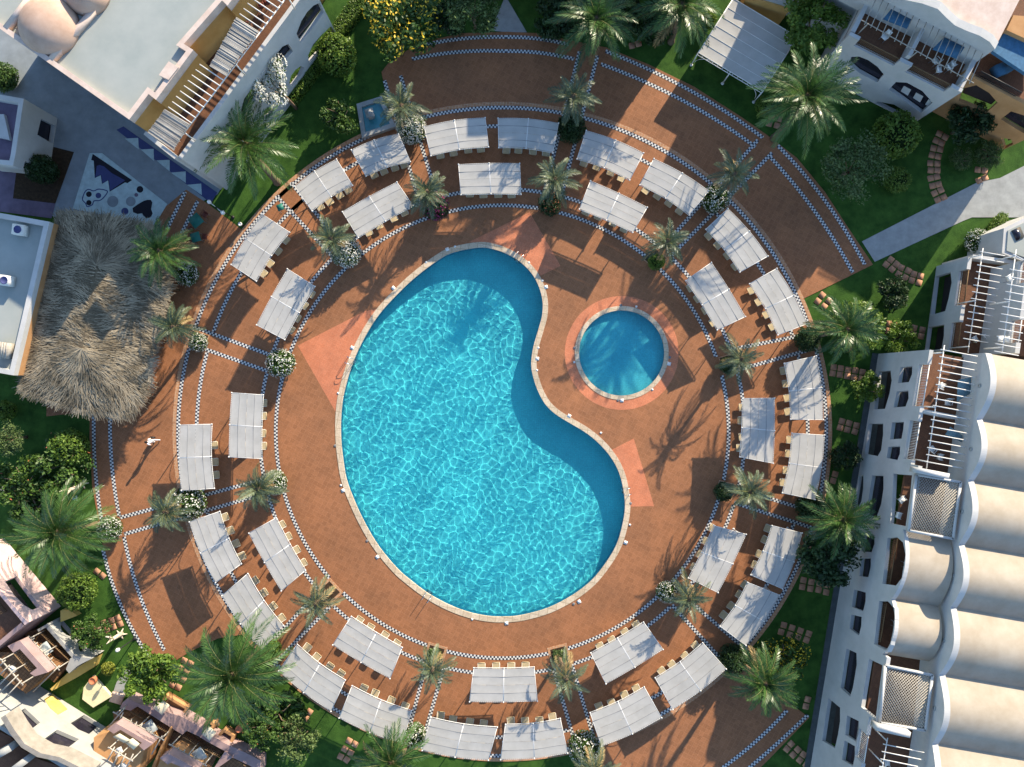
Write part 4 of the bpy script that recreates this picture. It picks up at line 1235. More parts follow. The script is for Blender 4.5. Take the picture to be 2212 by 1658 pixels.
table(Z('E', 1555, 352), 'larger square green table on the shaded left terrace', M_green, 1.0)
table(Z('E', 1552, 480), 'smaller green table on the left terrace nearer the date palm', M_green, .8, .3)
for (x, y, rz, d) in [(1500, 410, .9, 'left of the larger green table'), (1610, 300, -2.2, 'behind the larger green table'), (1490, 500, .2, 'left of the smaller green table'), (1610, 470, 3.0, 'right of the smaller green table')]:
    chair(P(Z('E', x, y)), rz, 'red brown chair %s' % d, True)
table(Z('B', 268, 1632), 'small green table beside the outer ring band at the half-past-ten walkway', M_green, .55, .4)
# ------------------------------------------------------------------ buildings
M_stucco = mat('white_stucco', (0.44, 0.44, 0.42), 0.9, scale=0.7, col2=(0.53, 0.52, 0.50), spec=0.1, bump=0.15, bscale=12)
M_cream = mat('cream_roof', (0.34, 0.285, 0.215), 0.9, scale=0.6, col2=(0.42, 0.365, 0.29), spec=0.1, bump=0.1)
M_flat = mat('grey_roof', (0.29, 0.32, 0.30), 0.9, scale=0.4, col2=(0.35, 0.37, 0.345), spec=0.1)
M_pinkroof = mat('pinkish_parapet', (0.52, 0.40, 0.33), 0.9, scale=1.4, col2=(0.63, 0.52, 0.45), spec=0.1, bump=0.1)
M_pink = mat('pink_stucco', (0.52, 0.36, 0.33), 0.9, scale=0.8, col2=(0.62, 0.46, 0.43), spec=0.1, bump=0.15)
M_orange = mat('orange_stucco', (0.40, 0.21, 0.09), 0.9, scale=0.8, col2=(0.50, 0.28, 0.13), spec=0.1, bump=0.15)
M_ochre = mat('ochre_stucco', (0.42, 0.24, 0.08), 0.9, scale=0.9, col2=(0.50, 0.30, 0.11), spec=0.1)
M_gold = mat('golden_stucco', (0.52, 0.36, 0.09), 0.9, scale=0.8, col2=(0.62, 0.46, 0.15), spec=0.1)
M_pale = mat('pale_yellow_stucco', (0.62, 0.55, 0.33), 0.9, scale=0.8, col2=(0.72, 0.66, 0.44), spec=0.1)
M_rustm = mat('rust_stain', (0.30, 0.13, 0.06), 0.9, scale=1.5, col2=(0.44, 0.22, 0.12), spec=0.1)
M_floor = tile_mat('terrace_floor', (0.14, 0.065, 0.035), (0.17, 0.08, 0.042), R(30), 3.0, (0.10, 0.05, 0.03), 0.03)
M_patio = tile_mat('patio_tiles', (0.30, 0.15, 0.06), (0.34, 0.17, 0.07), R(30), 3.0, (0.40, 0.22, 0.11), 0.03)
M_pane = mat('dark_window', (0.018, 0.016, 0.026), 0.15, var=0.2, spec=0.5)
M_dark = mat('recess_shade', (0.03, 0.025, 0.025), 0.9)  # near-black colour standing in for the shade inside the ground arches
M_wood = mat('weathered_wood', (0.36, 0.33, 0.28), 0.8, var=0.25, scale=6)
M_brown = mat('brown_wood', (0.16, 0.10, 0.05), 0.8, var=0.2, scale=6)
M_awn = mat('blue_grey_awning', (0.12, 0.20, 0.24), 0.8, var=0.2, scale=3)
M_blue = mat('blue_awning', (0.05, 0.14, 0.24), 0.8, var=0.2, scale=3)
M_straw = leafmat('straw', (0.15, 0.125, 0.085), (0.46, 0.38, 0.26), 0.9, 0.1, 1.0, 0.1)
M_reed = leafmat('reed', (0.26, 0.25, 0.23), (0.46, 0.44, 0.40), 0.9, 0.05, 2.0, 0.1)
M_ac = mat('ac_casing', (0.62, 0.62, 0.58), 0.5)


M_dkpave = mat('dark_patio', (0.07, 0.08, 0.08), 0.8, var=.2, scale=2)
M_dome = mat('pink_dome', (0.40, 0.27, 0.20), 0.9, scale=0.9, col2=(0.50, 0.36, 0.28), spec=0.1, bump=0.1)


def inset(poly, d):
    """mitred inset (d>0 inward) of a closed xy outline"""
    n = len(poly); A = sum(poly[i][0] * poly[(i + 1) % n][1] - poly[(i + 1) % n][0] * poly[i][1] for i in range(n)); sg = 1 if A > 0 else -1
    out = []
    for i in range(n):
        p0, p1, p2 = (np.array(poly[(i + k - 1) % n]) for k in range(3))
        e1 = (p1 - p0) / np.linalg.norm(p1 - p0); e2 = (p2 - p1) / np.linalg.norm(p2 - p1)
        n1 = sg * np.array((-e1[1], e1[0])); n2 = sg * np.array((-e2[1], e2[0])); b = n1 + n2; q = b @ n1
        out.append(tuple(p1 + b * d / q if q > 0.2 else p1 + n1 * d))
    return out


def zp(w, pts, z):
    return [P2(Z(w, *p), z) for p in pts]


def block(name, poly, z0, z1, m, parent):
    mb = MB()
    o = None
    me = plate_mesh(name, poly, [], z1 - z0, lambda x, y, n: (x, y, (z0 + z1) / 2 + n), m)
    return link(name, me, parent)


def ring(name, poly, th, z0, z1, m, parent):
    me = plate_mesh(name, poly, [inset(poly, th)], z1 - z0, lambda x, y, n: (x, y, (z0 + z1) / 2 + n), m)
    return link(name, me, parent)


class Face:
    """a vertical facade plane through two world xy points; its outside looks towards the pool"""

    def __init__(s, a, b):
        s.a = np.array(a, float); d = np.array(b, float) - s.a; s.L = np.linalg.norm(d); s.d = d / s.L
        s.n = np.array((-s.d[1], s.d[0]))
        if s.n @ (-s.a) < 0:
            s.n = -s.n

    def sz(s, px):
        g = P(px, 0); c = np.array((0, 0, H)); r = np.array(g) - c
        t = (s.a - c[:2]) @ s.n / (r[:2] @ s.n); q = c + r * t
        return ((q[:2] - s.a) @ s.d, q[2])

    def pos(s, u, z, out=0.0):
        q = s.a + s.d * u + s.n * out
        return Vector((q[0], q[1], z))

    def plate(s, name, outer, holes, th, m, parent, out=0.0):
        xf = lambda u, z, n: tuple(s.pos(u, z, out - th / 2 + n))
        return link(name, plate_mesh(name, outer, holes, th, xf, m), parent)


def clean_hole(poly, zmin=0.12):
    return [(u, max(zmin, z)) for u, z in poly]


def round_arch(poly_px, f, k=0):
    return clean_hole([f.sz(p) for p in poly_px])


def wall_face(f, parent, outer, openings, m, th=0.30, glass=M_pane):
    """facade with openings traced on it: list of (part name, px outline)"""
    zt = max(z for _, z in outer) - .14; ul = min(u for u, _ in outer) + .1; ur = max(u for u, _ in outer) - .1
    holes = [[(min(max(u, ul), ur), min(z, zt)) for u, z in round_arch(px, f)] for _, px in openings]
    f.plate('facade', outer, holes, th, m, parent)
    for (nm, _), h in zip(openings, holes):
        if nm == 'loggia':
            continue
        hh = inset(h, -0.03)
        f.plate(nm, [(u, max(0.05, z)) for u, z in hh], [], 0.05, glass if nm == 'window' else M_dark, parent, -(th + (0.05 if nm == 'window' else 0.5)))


def railing(f, u0, u1, z0, z1, parent, out=-0.15, m=M_brown, gap=.14):
    mb = MB(); n = int(abs(u1 - u0) / gap)
    for k in range(n + 1):
        u = u0 + (u1 - u0) * k / n
        mb.bar(f.pos(u, z0, out), f.pos(u, z1, out), .03)
    mb.bar(f.pos(u0, z1, out), f.pos(u1, z1, out), .06); mb.bar(f.pos(u0, z0 + .05, out), f.pos(u1, z0 + .05, out), .04)
    mb.build('railing', m, parent)


def rail3(a, b, z0, z1, parent, m=M_brown, gap=.16):
    mb = MB(); a = Vector((a[0], a[1], 0)); b = Vector((b[0], b[1], 0)); n = max(2, int((b - a).length / gap))
    for k in range(n + 1):
        q = a.lerp(b, k / n); mb.bar(q + Vector((0, 0, z0)), q + Vector((0, 0, z1)), .03)
    mb.bar(a + Vector((0, 0, z1)), b + Vector((0, 0, z1)), .06); mb.bar(a + Vector((0, 0, z0)), b + Vector((0, 0, z0)), .04)
    mb.build('railing', m, parent)


def pergola(wn, beams, cross, z, parent, m=M_pole, r=.045, drop=2.0, conv=None):
    cv = conv or (lambda p: Z(wn, *p))
    mb = MB()
    for a, b in beams:
        mb.tube([P(cv(a), z), P(cv(b), z)], r, 6)
    a, b = cross
    mb.tube([P(cv(a), z - .09), P(cv(b), z - .09)], r * 1.15, 6)
    mb.build('pergola_frame', m, parent)
    pa, pb = P(cv(a), z), P(cv(b), z); L_ = (pb - pa).length
    for k in range(3):
        q = pa.lerp(pb, (.06, .5, .94)[k]); mb = MB(); mb.tube([q + Vector((0, 0, -drop)), q], .05, 6); mb.build('pergola_post', m, parent)


def reed_mat(quad, parent, n=46, name='reed_mat'):
    rng = np.random.default_rng(9); mb = MB()
    a, b, c, d = quad
    for k in range(n):
        t = (k + .5) / n; e0, e1 = rng.uniform(-.02, .02, 2)
        p, q = a.lerp(d, t), b.lerp(c, t); ax = (q - p).normalized()
        p = p - ax * abs(e0) * 4; q = q + ax * abs(e1) * 6; z = Vector((0, 0, rng.uniform(0, .05)))
        m_ = len(mb.F); mb.bar(p + z, q + z, (a - d).length / n * .95, .03)
        tn = rng.random()
        for i in range(m_, len(mb.F)):
            mb.T[i] = tn
    mb.build(name, M_reed, parent, tone=True)


# ---- A: hotel block at the upper left
A = thing('hotel_building', 'white hotel block with flat grey roof, dome and striped pergola terraces at the upper left', 'building')
roofA = zp('A', [(-500, -126), (1005, 932), (1156, 733), (1213, 778), (1503, 390), (1430, 343), (1727, 5), (1770, 45), (1925, -165), (1880, -200), (2250, -690), (700, -1500)], 10.3)
block('roof', inset(roofA, .02), 9.6, 9.92, M_flat, A)
block('upper_wall', inset(roofA, .012), 0.0, 9.6, M_ochre, A)
pr = ring('parapet', roofA, .36, 9.6, 10.3, M_pinkroof, A)
for (a, b, wd, m, z1) in [((392, 458), (812, -30), .38, M_pinkroof, 10.33), ((40, 215), (262, -70), .38, M_pinkroof, 10.33), ((430, -60), (650, 90), .36, M_pinkroof, 10.32)]:
    mb = MB(); p, q = P(Z('A', *a), z1), P(Z('A', *b), z1); p.z = q.z = 10.12; mb.bar(p, q, wd, .41); mb.build('roof_curb', m, A)
for poly in ([(405, 480), (432, 492), (700, 150), (860, -40), (800, -40)], [(50, 222), (75, 215), (275, -60), (240, -60)]):
    block('gutter', zp('A', poly, 9.94), 9.92, 9.94, M_rustm, A)
block('roof_cell', zp('A', [(100, 200), (395, 445), (610, 140), (300, -90)], 9.94), 9.922, 9.945, M_cream, A)
for c, rr in (((350, 185), 2.15), ((650, -75), 1.6)):
    mb = MB(); q = P(Z('A', *c), 10.5); mb.lathe([(rr * math.cos(t * PI / 2 / 10), 1.35 * math.sin(t * PI / 2 / 10)) for t in range(10)] + [(.02, 1.35)], 40, (q.x, q.y, 9.93)); mb.build('dome', M_dome, A, smooth=True)
block('roof_hatch', zp('A', [(1235, 585), (1312, 478), (1388, 524), (1310, 622)], 10.4), 9.92, 10.4, M_pinkroof, A)
mb = MB(); mb.tube([P(Z('A', *p), 10.1) for p in ((680, 130), (740, 80), (780, 30), (830, -10))], .03, 6); mb.build('roof_pipe', M_pole, A)
fA = Face(P2(Z('A', 1410, 1240), 8.0), P2(Z('A', 2423, -125), 8.0))
# front terrace
tin = [P2(Z('A', 1005, 932), 10.3), P2(Z('A', 2250, -690), 10.3)]
va = -fA.n
tr = [tuple(fA.pos(0.01, 0, -.41).xy), tuple(fA.pos(fA.L, 0, -.41).xy), tuple(fA.pos(fA.L, 0, -4.6).xy), tuple(fA.pos(0.01, 0, -3.1).xy)]
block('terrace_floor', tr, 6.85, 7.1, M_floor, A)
opA = [('window', ZL('B', [(372, 265), (405, 335), (500, 215), (585, 98), (555, 20), (505, 45), (455, 95), (410, 165)])),
       ('window', ZL('B', [(170, 520), (215, 552), (345, 402), (310, 343), (262, 365), (210, 430)])),
       ('window', ZL('B', [(-60, 860), (-35, 900), (88, 742), (55, 690), (15, 705), (-35, 770)])),
       ('archway_shade', ZL('B', [(470, 495), (462, 432), (500, 350), (560, 280), (640, 205), (695, 190), (670, 260), (560, 400)])),
       ('archway_shade', ZL('B', [(710, 190), (703, 128), (740, 50), (800, -10), (860, -40), (900, -20), (800, 110)])),
       ('archway_shade', ZL('B', [(315, 650), (330, 590), (365, 545), (405, 515), (432, 530), (400, 600), (345, 670)])),
       ('archway_shade', ZL('B', [(110, 930), (120, 870), (150, 840), (200, 845), (170, 900)]))]
wall_face(fA, A, [(0, 0), (fA.L, 0), (fA.L, 7.98), (0, 7.98)], opA, M_stucco)
mb = MB(); sA = Face(P2(Z('A', 1005, 932), 10.3), tuple(fA.pos(0, 0).xy)); sA.plate('side_wall', [(-.1, 0), (sA.L - .42, 0), (sA.L - .42, 7.97), (-.1, 7.97)], [], .3, M_stucco, A, 0.15 if sA.n @ (sA.a) > 0 else -.01)
bl = [((1310 + 30.4 * k, 835 - 41.5 * k), (1490 + 31.9 * k, 960 - 41.2 * k)) for k in range(9)] + [((1865 + 31 * k, 110 - 41 * k), (2045 + 31 * k, 232 - 41 * k)) for k in range(9)]
pergola('A', bl, ((1380, 1105), (2290, -100)), 9.7, A, M_pole, .042, 1.7)
for q in ([(1845, 140), (2010, 245), (1752, 592), (1632, 520)], [(1290, 855), (1472, 965), (1345, 1170), (1150, 1035)]):
    reed_mat([P(Z('A', *p), 9.8) for p in q], A)
for (p, rz) in (((1925, 185), .3), ((2050, 70), 2.0), ((2090, 45), 3.5)):
    chair(P(Z('A', *p), 7.1), rz, 'red brown chair on the upper terrace of the flat roofed hotel block', True)

# ---- yard with the play mosaic
cm = lambda pts: [(138.15 + .11108 * x, 322.4 + .11108 * y) for x, y in pts]
M_tealp = mat('pale_mosaic', (0.40, 0.50, 0.50), 0.8, scale=2, var=0.15); M_navy = mat('navy_mosaic', (0.05, 0.06, 0.16), 0.8); M_blackm = mat('black_mosaic', (0.012, 0.012, 0.02), 0.8); M_purple = mat('purple_paving', (0.14, 0.11, 0.16), 0.85, var=0.2, scale=1)


def gs(name, px, z, m):
    return struct(sheet(name, cw(px), [], z, 0.004, m))


gs('mosaic_panel', cm([(500, 80), (740, 80), (2010, 1070), (1760, 1480), (170, 1160)]), 0.0, M_tealp)
gs('mosaic_motif', cm([(560, 95), (1325, 605), (1235, 665), (1190, 650), (890, 830), (860, 610), (740, 680), (715, 510), (600, 565), (580, 230), (530, 215)]), .006, M_blackm)
gs('mosaic_motif', cm([(690, 310), (780, 340), (850, 400), (930, 470), (1190, 610), (895, 815), (872, 600), (748, 668), (722, 500), (608, 552), (640, 330)]), .012, M_navy)
gs('mosaic_motif', cm([(1620, 990), (1690, 990), (1720, 1040), (1695, 1170), (1725, 1250), (1690, 1330), (1600, 1350), (1540, 1290), (1520, 1250), (1430, 1265), (1345, 1230), (1335, 1150), (1430, 1080), (1550, 1010)]), .006, M_blackm)
for x, y, r_, m in ((485, 880, 55, M_blackm), (485, 1045, 52, M_blackm), (670, 905, 55, M_navy), (1478, 785, 65, M_blackm), (1407, 893, 38, M_purple), (1185, 1212, 70, M_navy), (950, 1020, 110, M_pave), (1300, 1020, 95, M_pave)):
    gs('mosaic_motif', cm(arc((x, y), r_, 0, 2 * PI, 20)[:-1]), .006, m)
lp = smooth_closed(cw(cm([(480, 775), (580, 805), (680, 770), (855, 815), (790, 940), (700, 1010), (590, 1020), (560, 1090), (450, 1130), (410, 1060), (350, 980), (400, 830)])), 4)
struct(sheet('mosaic_motif', lp, [inset(lp, .09)], .006, .004, M_navy))
gs('painted_strip', [Z('A', *p) for p in ((905, 1012), (960, 985), (1690, 1500), (1640, 1582))], 0.0, M_navy)
for k, tri in enumerate([((970, 1080), (1075, 1075), (1080, 1165)), ((1095, 1165), (1195, 1160), (1198, 1255)), ((1215, 1250), (1320, 1245), (1320, 1335)), ((1330, 1345), (1445, 1335), (1445, 1425)), ((1455, 1440), (1565, 1430), (1570, 1520))]):
    gs('painted_triangle', [Z('A', *p) for p in tri], .006, M_tealp)
gs('garden_bed', [Z('A', *p) for p in ((400, 1140), (575, 1185), (430, 1585), (100, 1545), (130, 1300), (230, 1300))], -0.005, M_soil)
gs('purple_paving', [Z('A', *p) for p in ((-60, 1290), (130, 1300), (100, 1545), (430, 1585), (400, 1700), (-60, 1640))], -0.005, M_purple)

# ---- F: small white house at the left
F_ = thing('white_house', 'small white house with a tiled roof well, at the left edge beside the yard', 'house')
fo = zp('A', [(-320, 680), (185, 770), (118, 1218), (100, 1290), (-320, 1250)], 4.0)
ring('parapet', fo, .38, 2.9, 4.0, M_stucco, F_); block('tiled_roof', inset(fo, .2), 3.0, 3.2, M_purple, F_)
fF = Face(fo[1], fo[2]); wall_face(fF, F_, [(0, 0), (fF.L, 0), (fF.L, 2.9), (0, 2.9)], [('window', ZL('A', [(320, 925), (445, 990), (410, 1120), (290, 1050)]))], M_stucco, .36)
block('wall', inset(fo, .42), 0, 3.0, M_stucco, F_)
block('roof_light', zp('A', [(-60, 890), (30, 890), (75, 1090), (-60, 1060)], 3.5), 3.2, 3.5, M_stucco, F_)

# ---- E: flat white roofed house beside the thatch
E_ = thing('white_house', 'low white house with a flat parapet roof and two fan units, left of the thatch', 'house')
eo = zp('E', [(-260, 230), (385, 345), (105, 1540), (-260, 1475)], 4.0)
ring('parapet', eo, .40, 3.5, 4.0, M_stucco, E_); block('roof', inset(eo, .05), 3.3, 3.55, M_flat, E_); block('wall', inset(eo, .012), 0, 3.5, M_orange, E_)
for p, d in (((160, 412), 'upper'), ((55, 805), 'lower')):
    q = P(Z('E', *p), 3.9); t = thing('air_conditioner', 'boxy white fan unit on the flat white roof, the %s of two' % d, 'air conditioner', (q.x, q.y, 3.55), R(-8), 'fan units on the white roof')
    mb = MB(); mb.box((0, 0, .36), (.95, .85, .62)); mb.box((0, 0, .03), (.8, .7, .06)); mb.build('casing', M_ac, t)
    mb = MB(); mb.lathe([(.30, .67), (.32, .70), (.26, .70), (.25, .675)], 18); mb.lathe([(.24, .672), (.02, .674)], 14); mb.build('fan_grille', M_navy, t)
q = P(Z('E', 30, 1345), 4.0); o = MB(); o.box((0, 0, .35), (1.0, 1.25, .7)); 
for k in range(5):
    o.box((-.4 + .2 * k, 0, .72), (.16, 1.3, .03))
o = o.build('wooden_crate', M_wood); o.location = (q.x, q.y, 3.55); o.rotation_euler = (0, 0, R(-8)); tag(o, 'weathered wooden crate on the low flat white roof', 'crate')

# ---- thatched bar
T_ = thing('thatched_shelter', 'big thatched shelter of loose palm straw beside the low white house', 'shelter')
eav = inset(zp('E', [(430, 262), (600, 250), (930, 300), (1250, 372), (1345, 830), (1280, 1080), (1225, 1280), (1175, 1670), (1060, 1850), (950, 1890), (540, 1825), (130, 1672), (160, 1500), (225, 1230), (330, 720), (400, 430)], 2.8), .35)
rdg = [P(Z('E', 760, 690), 3.9), P(Z('E', 640, 1330), 3.9)]
mb = MB(); n = len(eav); cx_ = np.array([(r.x, r.y) for r in rdg])


def ridge_pt(p):
    a, b = cx_; d = b - a; t = min(1, max(0, (np.array(p) - a) @ d / (d @ d))); return (*(a + d * t), 3.9)


rp_ = [ridge_pt(p) for p in eav]
for i in range(n):
    j = (i + 1) % n; a, b, c, d = (*eav[i], 2.75), (*eav[j], 2.75), rp_[j], rp_[i]
    if np.linalg.norm(np.array(c) - np.array(d)) < 1e-6:
        mb.add([a, b, c], [(0, 1, 2)])
    else:
        mb.add([a, b, c, d], [(0, 1, 2, 3)])
mb.build('thatch_base', mat('thatch_base', (0.14, 0.11, 0.07), 0.95, var=.3, scale=5), T_)
mb = MB(); rng = np.random.default_rng(3); Q = []; TT = []
per_ = np.cumsum([0] + [np.linalg.norm(np.array(eav[i]) - np.array(eav[(i + 1) % n])) for i in range(n)])
for k in range(15000):
    s_ = rng.uniform(0, per_[-1]); i = int(np.searchsorted(per_, s_) - 1); i = min(max(i, 0), n - 1); f = (s_ - per_[i]) / (per_[i + 1] - per_[i])
    e = np.array(eav[i]) * (1 - f) + np.array(eav[(i + 1) % n]) * f; rg = np.array(ridge_pt(e)); e3 = np.array((*e, 2.75))
    t = rng.random() ** 1.3 if rng.random() < .86 else 0.0
    p = e3 + (rg - e3) * t; dn = (e3 - rg); dn = dn / np.linalg.norm(dn)
    a_ = rng.normal(0, .22) + .45 * math.sin(p[0] * 1.3 + p[1] * .7) * math.sin(p[1] * 1.1); dx, dy = dn[0] * math.cos(a_) - dn[1] * math.sin(a_), dn[0] * math.sin(a_) + dn[1] * math.cos(a_)
    ln = rng.uniform(.35, 1.0) * (.75 if t == 0 else 1); d3 = np.array((dx, dy, dn[2] + rng.uniform(-.02, .14)))
    sd = np.array((-dy, dx, 0)) * rng.uniform(.012, .035); b_ = p + np.array((0, 0, rng.uniform(.02, .14)))
    tip = b_ + d3 * ln * (1 if t > 0 else .75)
    Q.append([b_ - sd, b_ + sd, tip + sd * .5, tip - sd * .5]); TT.append(min(1, max(0, .5 + .35 * math.sin(p[0] * 2.1 + 1.7 * math.sin(p[1] * 1.6)) + rng.normal(0, .28))))
mb.quads(Q, 0, TT); mb.build('thatch', M_straw, T_, tone=True)
mb = MB()
for i in range(0, n, 2):
    q = np.array(eav[i]) * .92 + np.array(cx_.mean(0)) * .08; mb = MB(); mb.tube([(q[0], q[1], 0), (q[0], q[1], 2.9)], .08, 7); mb.build('post', M_brown, T_)

# ---- B: long white hotel wing at the right
Bw = thing('hotel_building', 'long white hotel wing with scalloped barrel vault roofs along the right side', 'building')


def dg(x, y):     # ground measurement (pixels from the nadir) -> world xy
    return (x * S, -y * S)


fa, fb = dg(791, -64), dg(688, 562)
fB = Face(fa, fb); ub = lambda wn, p: fB.sz(Z(wn, *p))[0]
jy = [-180, -56.5, 65, 178.6, 297, 413.7, 538, 666, 795]
jx = [893, 875.5, 858.9, 843, 825.7, 811, 790, 777, 757]
J_ = [np.array(dg(x, y)) for x, y in zip(jx, jy)]
axis = np.array((.985, -.17)); axis /= np.linalg.norm(axis)
NV = 28
for k in range(1, len(J_) - 1):
    a, b = J_[k], J_[k + 1]
    prof = []
    for i in range(NV + 1):
        t = i / NV; zz = 8.35 + .95 * math.sin(PI * t); prof.append((a + (b - a) * t, zz))
    mb = MB()
    mb.add([(*(p + axis * .3), z0 - .14) for p, z0 in prof] + [(*(p + axis * 16), z0 - .14) for p, z0 in prof], [(i, i + 1, NV + 2 + i, NV + 1 + i) for i in range(NV)])
    mb.build('vault_roof', M_cream, Bw, smooth=True)
    fu = Face(tuple(a), tuple(b))
    outer = [(0, 5.8), (fu.L, 5.8)] + [(fu.L * (1 - i / NV), prof[NV - i][1]) for i in range(NV + 1)]
    fu.plate('gable_wall', outer, [], .45, M_stucco, Bw, 0.0)
    c = fu.pos(fu.L * .5, 8.25, .02); mb = MB(); M = Matrix.Translation(c) @ Vector(fu.n.tolist() + [0]).to_track_quat('Z', 'Y').to_matrix().to_4x4(); vs = [tuple(M @ Vector((.16 * math.cos(q_), .16 * math.sin(q_), zz_))) for zz_ in (0, .04) for q_ in np.arange(0, 6.28, .628)]
    mb.add(vs, [(i, (i + 1) % 10, 10 + (i + 1) % 10, 10 + i) for i in range(10)] + [tuple(range(10, 20))]); mb.build('wall_vent', M_conc, Bw)
    block('upper_wall', [tuple(a + axis * .3), tuple(b + axis * .3), tuple(b + axis * 16), tuple(a + axis * 16)], 5.8 + .001 * k, 8.15, M_stucco, Bw)
# terraces and facades, bay by bay along the one facade plane
wall_in = [np.array(dg(875.5, -56.5)), np.array(dg(760, 770))]


def bay(u0, u1, ztop, openings, notches=(), floor=6.0, prof=None):
    top = [(u1, ztop)]
    for a, b in sorted(notches, reverse=True):
        top += [(b, ztop), (b, floor + .12), (a, floor + .12), (a, ztop)]
    top += [(u0, ztop)]
    if prof:
        top = [(u1 + (u0 - u1) * i / 16, ztop + prof * math.sin(PI * i / 16) ** .85) for i in range(17)]
    wall_face(fB, Bw, [(u0, 0), (u1, 0)] + top, openings, M_stucco)
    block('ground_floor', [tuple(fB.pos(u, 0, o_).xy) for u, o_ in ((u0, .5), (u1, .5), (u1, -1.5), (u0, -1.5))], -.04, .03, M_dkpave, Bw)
    for a, b in notches:
        railing(fB, a + .02, b - .02, floor + .1, ztop - .05, Bw, -.2, M_pole, .12)
    q = [tuple(fB.pos(u0 + .003, 0, -.43).xy), tuple(fB.pos(u1 - .003, 0, -.43).xy), tuple(fB.pos(u1 - .003, 0, -4.4).xy), tuple(fB.pos(u0 + .003, 0, -4.4).xy)]
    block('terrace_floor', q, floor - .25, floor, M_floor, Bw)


L_ = lambda pts: ZL('L', pts)
P_ = lambda pts: ZL('P', pts)
uB2a, uB2b = ub('L', (1475, -180)), ub('L', (1340, 712))
uB4a = ub('L', (1290, 1225)); uB4m = ub('P', (1215, 370)); uB4b = ub('P', (1140, 800)); uB5b = ub('P', (1062, 1310)); uB6b = fB.L + 12
bay(uB2a, uB2b, 7.15, [('archway_shade', L_([(1080, -10), (1172, -22), (1182, 60), (1165, 160), (1130, 280), (1045, 285)])), ('archway_shade', L_([(1005, 395), (1115, 395), (1115, 480), (1100, 600), (1065, 700), (960, 705)])),
                       ('window', L_([(1250, -45), (1342, -53), (1340, 10), (1315, 72), (1232, 80)])), ('window', L_([(1222, 145), (1312, 135), (1313, 200), (1290, 262), (1195, 270)])),
                       ('window', L_([(1185, 385), (1277, 380), (1272, 440), (1258, 512), (1168, 518)])), ('window', L_([(1157, 575), (1248, 570), (1245, 630), (1222, 703), (1135, 703)]))],
    [(ub('L', (1460, -70)), ub('L', (1415, 262))), (ub('L', (1395, 375)), ub('L', (1352, 680)))])
bay(uB2b + .004, uB4a, 8.1, [('archway_shade', L_([(875, 790), (962, 792), (960, 900), (945, 1000), (910, 1090), (830, 1090)])), ('window', L_([(1030, 798), (1118, 800), (1118, 900), (1100, 1020), (1060, 1140), (975, 1140)])),
                             ('loggia', L_([(1195, 785), (1340, 795), (1325, 950), (1290, 1195), (1165, 1195), (1185, 1000)]))])
bay(uB4a + .004, uB4m, 7.5, [('archway_shade', P_([(735, 225), (830, 240), (832, 340), (815, 460), (790, 565), (695, 540)])), ('window', L_([(965, 1262), (1048, 1260), (1048, 1330), (1025, 1395), (945, 1390)])), ('window', L_([(945, 1440), (1020, 1440), (1018, 1510), (1000, 1590), (930, 1580)])),
                             ('loggia', L_([(1150, 1285), (1220, 1275), (1270, 1320), (1300, 1420), (1297, 1520), (1265, 1600), (1215, 1655), (1110, 1640)]))], prof=.95)
bay(uB4m + .004, uB4b, 7.5, [('archway_shade', P_([(670, 650), (760, 690), (765, 790), (740, 920), (715, 1005), (630, 965)])), ('window', P_([(890, 275), (980, 300), (978, 370), (960, 445), (870, 410)])), ('window', P_([(868, 470), (948, 490), (945, 560), (925, 645), (848, 610)])),
                             ('loggia', P_([(1085, 365), (1150, 365), (1205, 420), (1232, 520), (1228, 620), (1195, 720), (1148, 760), (1045, 700)]))], prof=.95)
bay(uB4b + .004, uB5b, 8.1, [('window', P_([(830, 735), (908, 770), (910, 860), (880, 1040), (858, 1110), (780, 1065)])), ('loggia', P_([(1005, 815), (1110, 865), (1065, 1290), (940, 1215)]))])
bay(uB5b + .004, uB6b, 7.15, [('archway_shade', P_([(690, 1120), (780, 1195), (780, 1300), (765, 1400), (740, 1510), (640, 1450)])), ('window', P_([(835, 1255), (925, 1300), (928, 1380), (905, 1460), (820, 1405)])), ('window', P_([(815, 1450), (895, 1495), (897, 1570), (880, 1650), (795, 1600)]))],
    [(ub('P', (1000, 1420)), ub('P', (960, 1640)))])
# railing bars inside the arched loggias
for u0, u1 in ((uB4a, uB4m), (uB4m, uB4b)):
    railing(fB, u0 + .6, u1 - .6, 5.75, 6.6, Bw, -.25, M_brown, .16)
# vaulted roofs over the two arched loggias
for u0, u1 in ((uB4a, uB4m), (uB4m, uB4b)):
    mb = MB(); zz = [7.42 + .95 * math.sin(PI * i / 24) ** .85 for i in range(25)]
    mb.add([fB.pos(u0 + (u1 - u0) * i / 24, zz[i], o_) for o_ in (-.29, -3.6) for i in range(25)], [(i, i + 1, 26 + i, 25 + i) for i in range(24)])
    mb.build('vault_roof', M_cream, Bw, smooth=True)
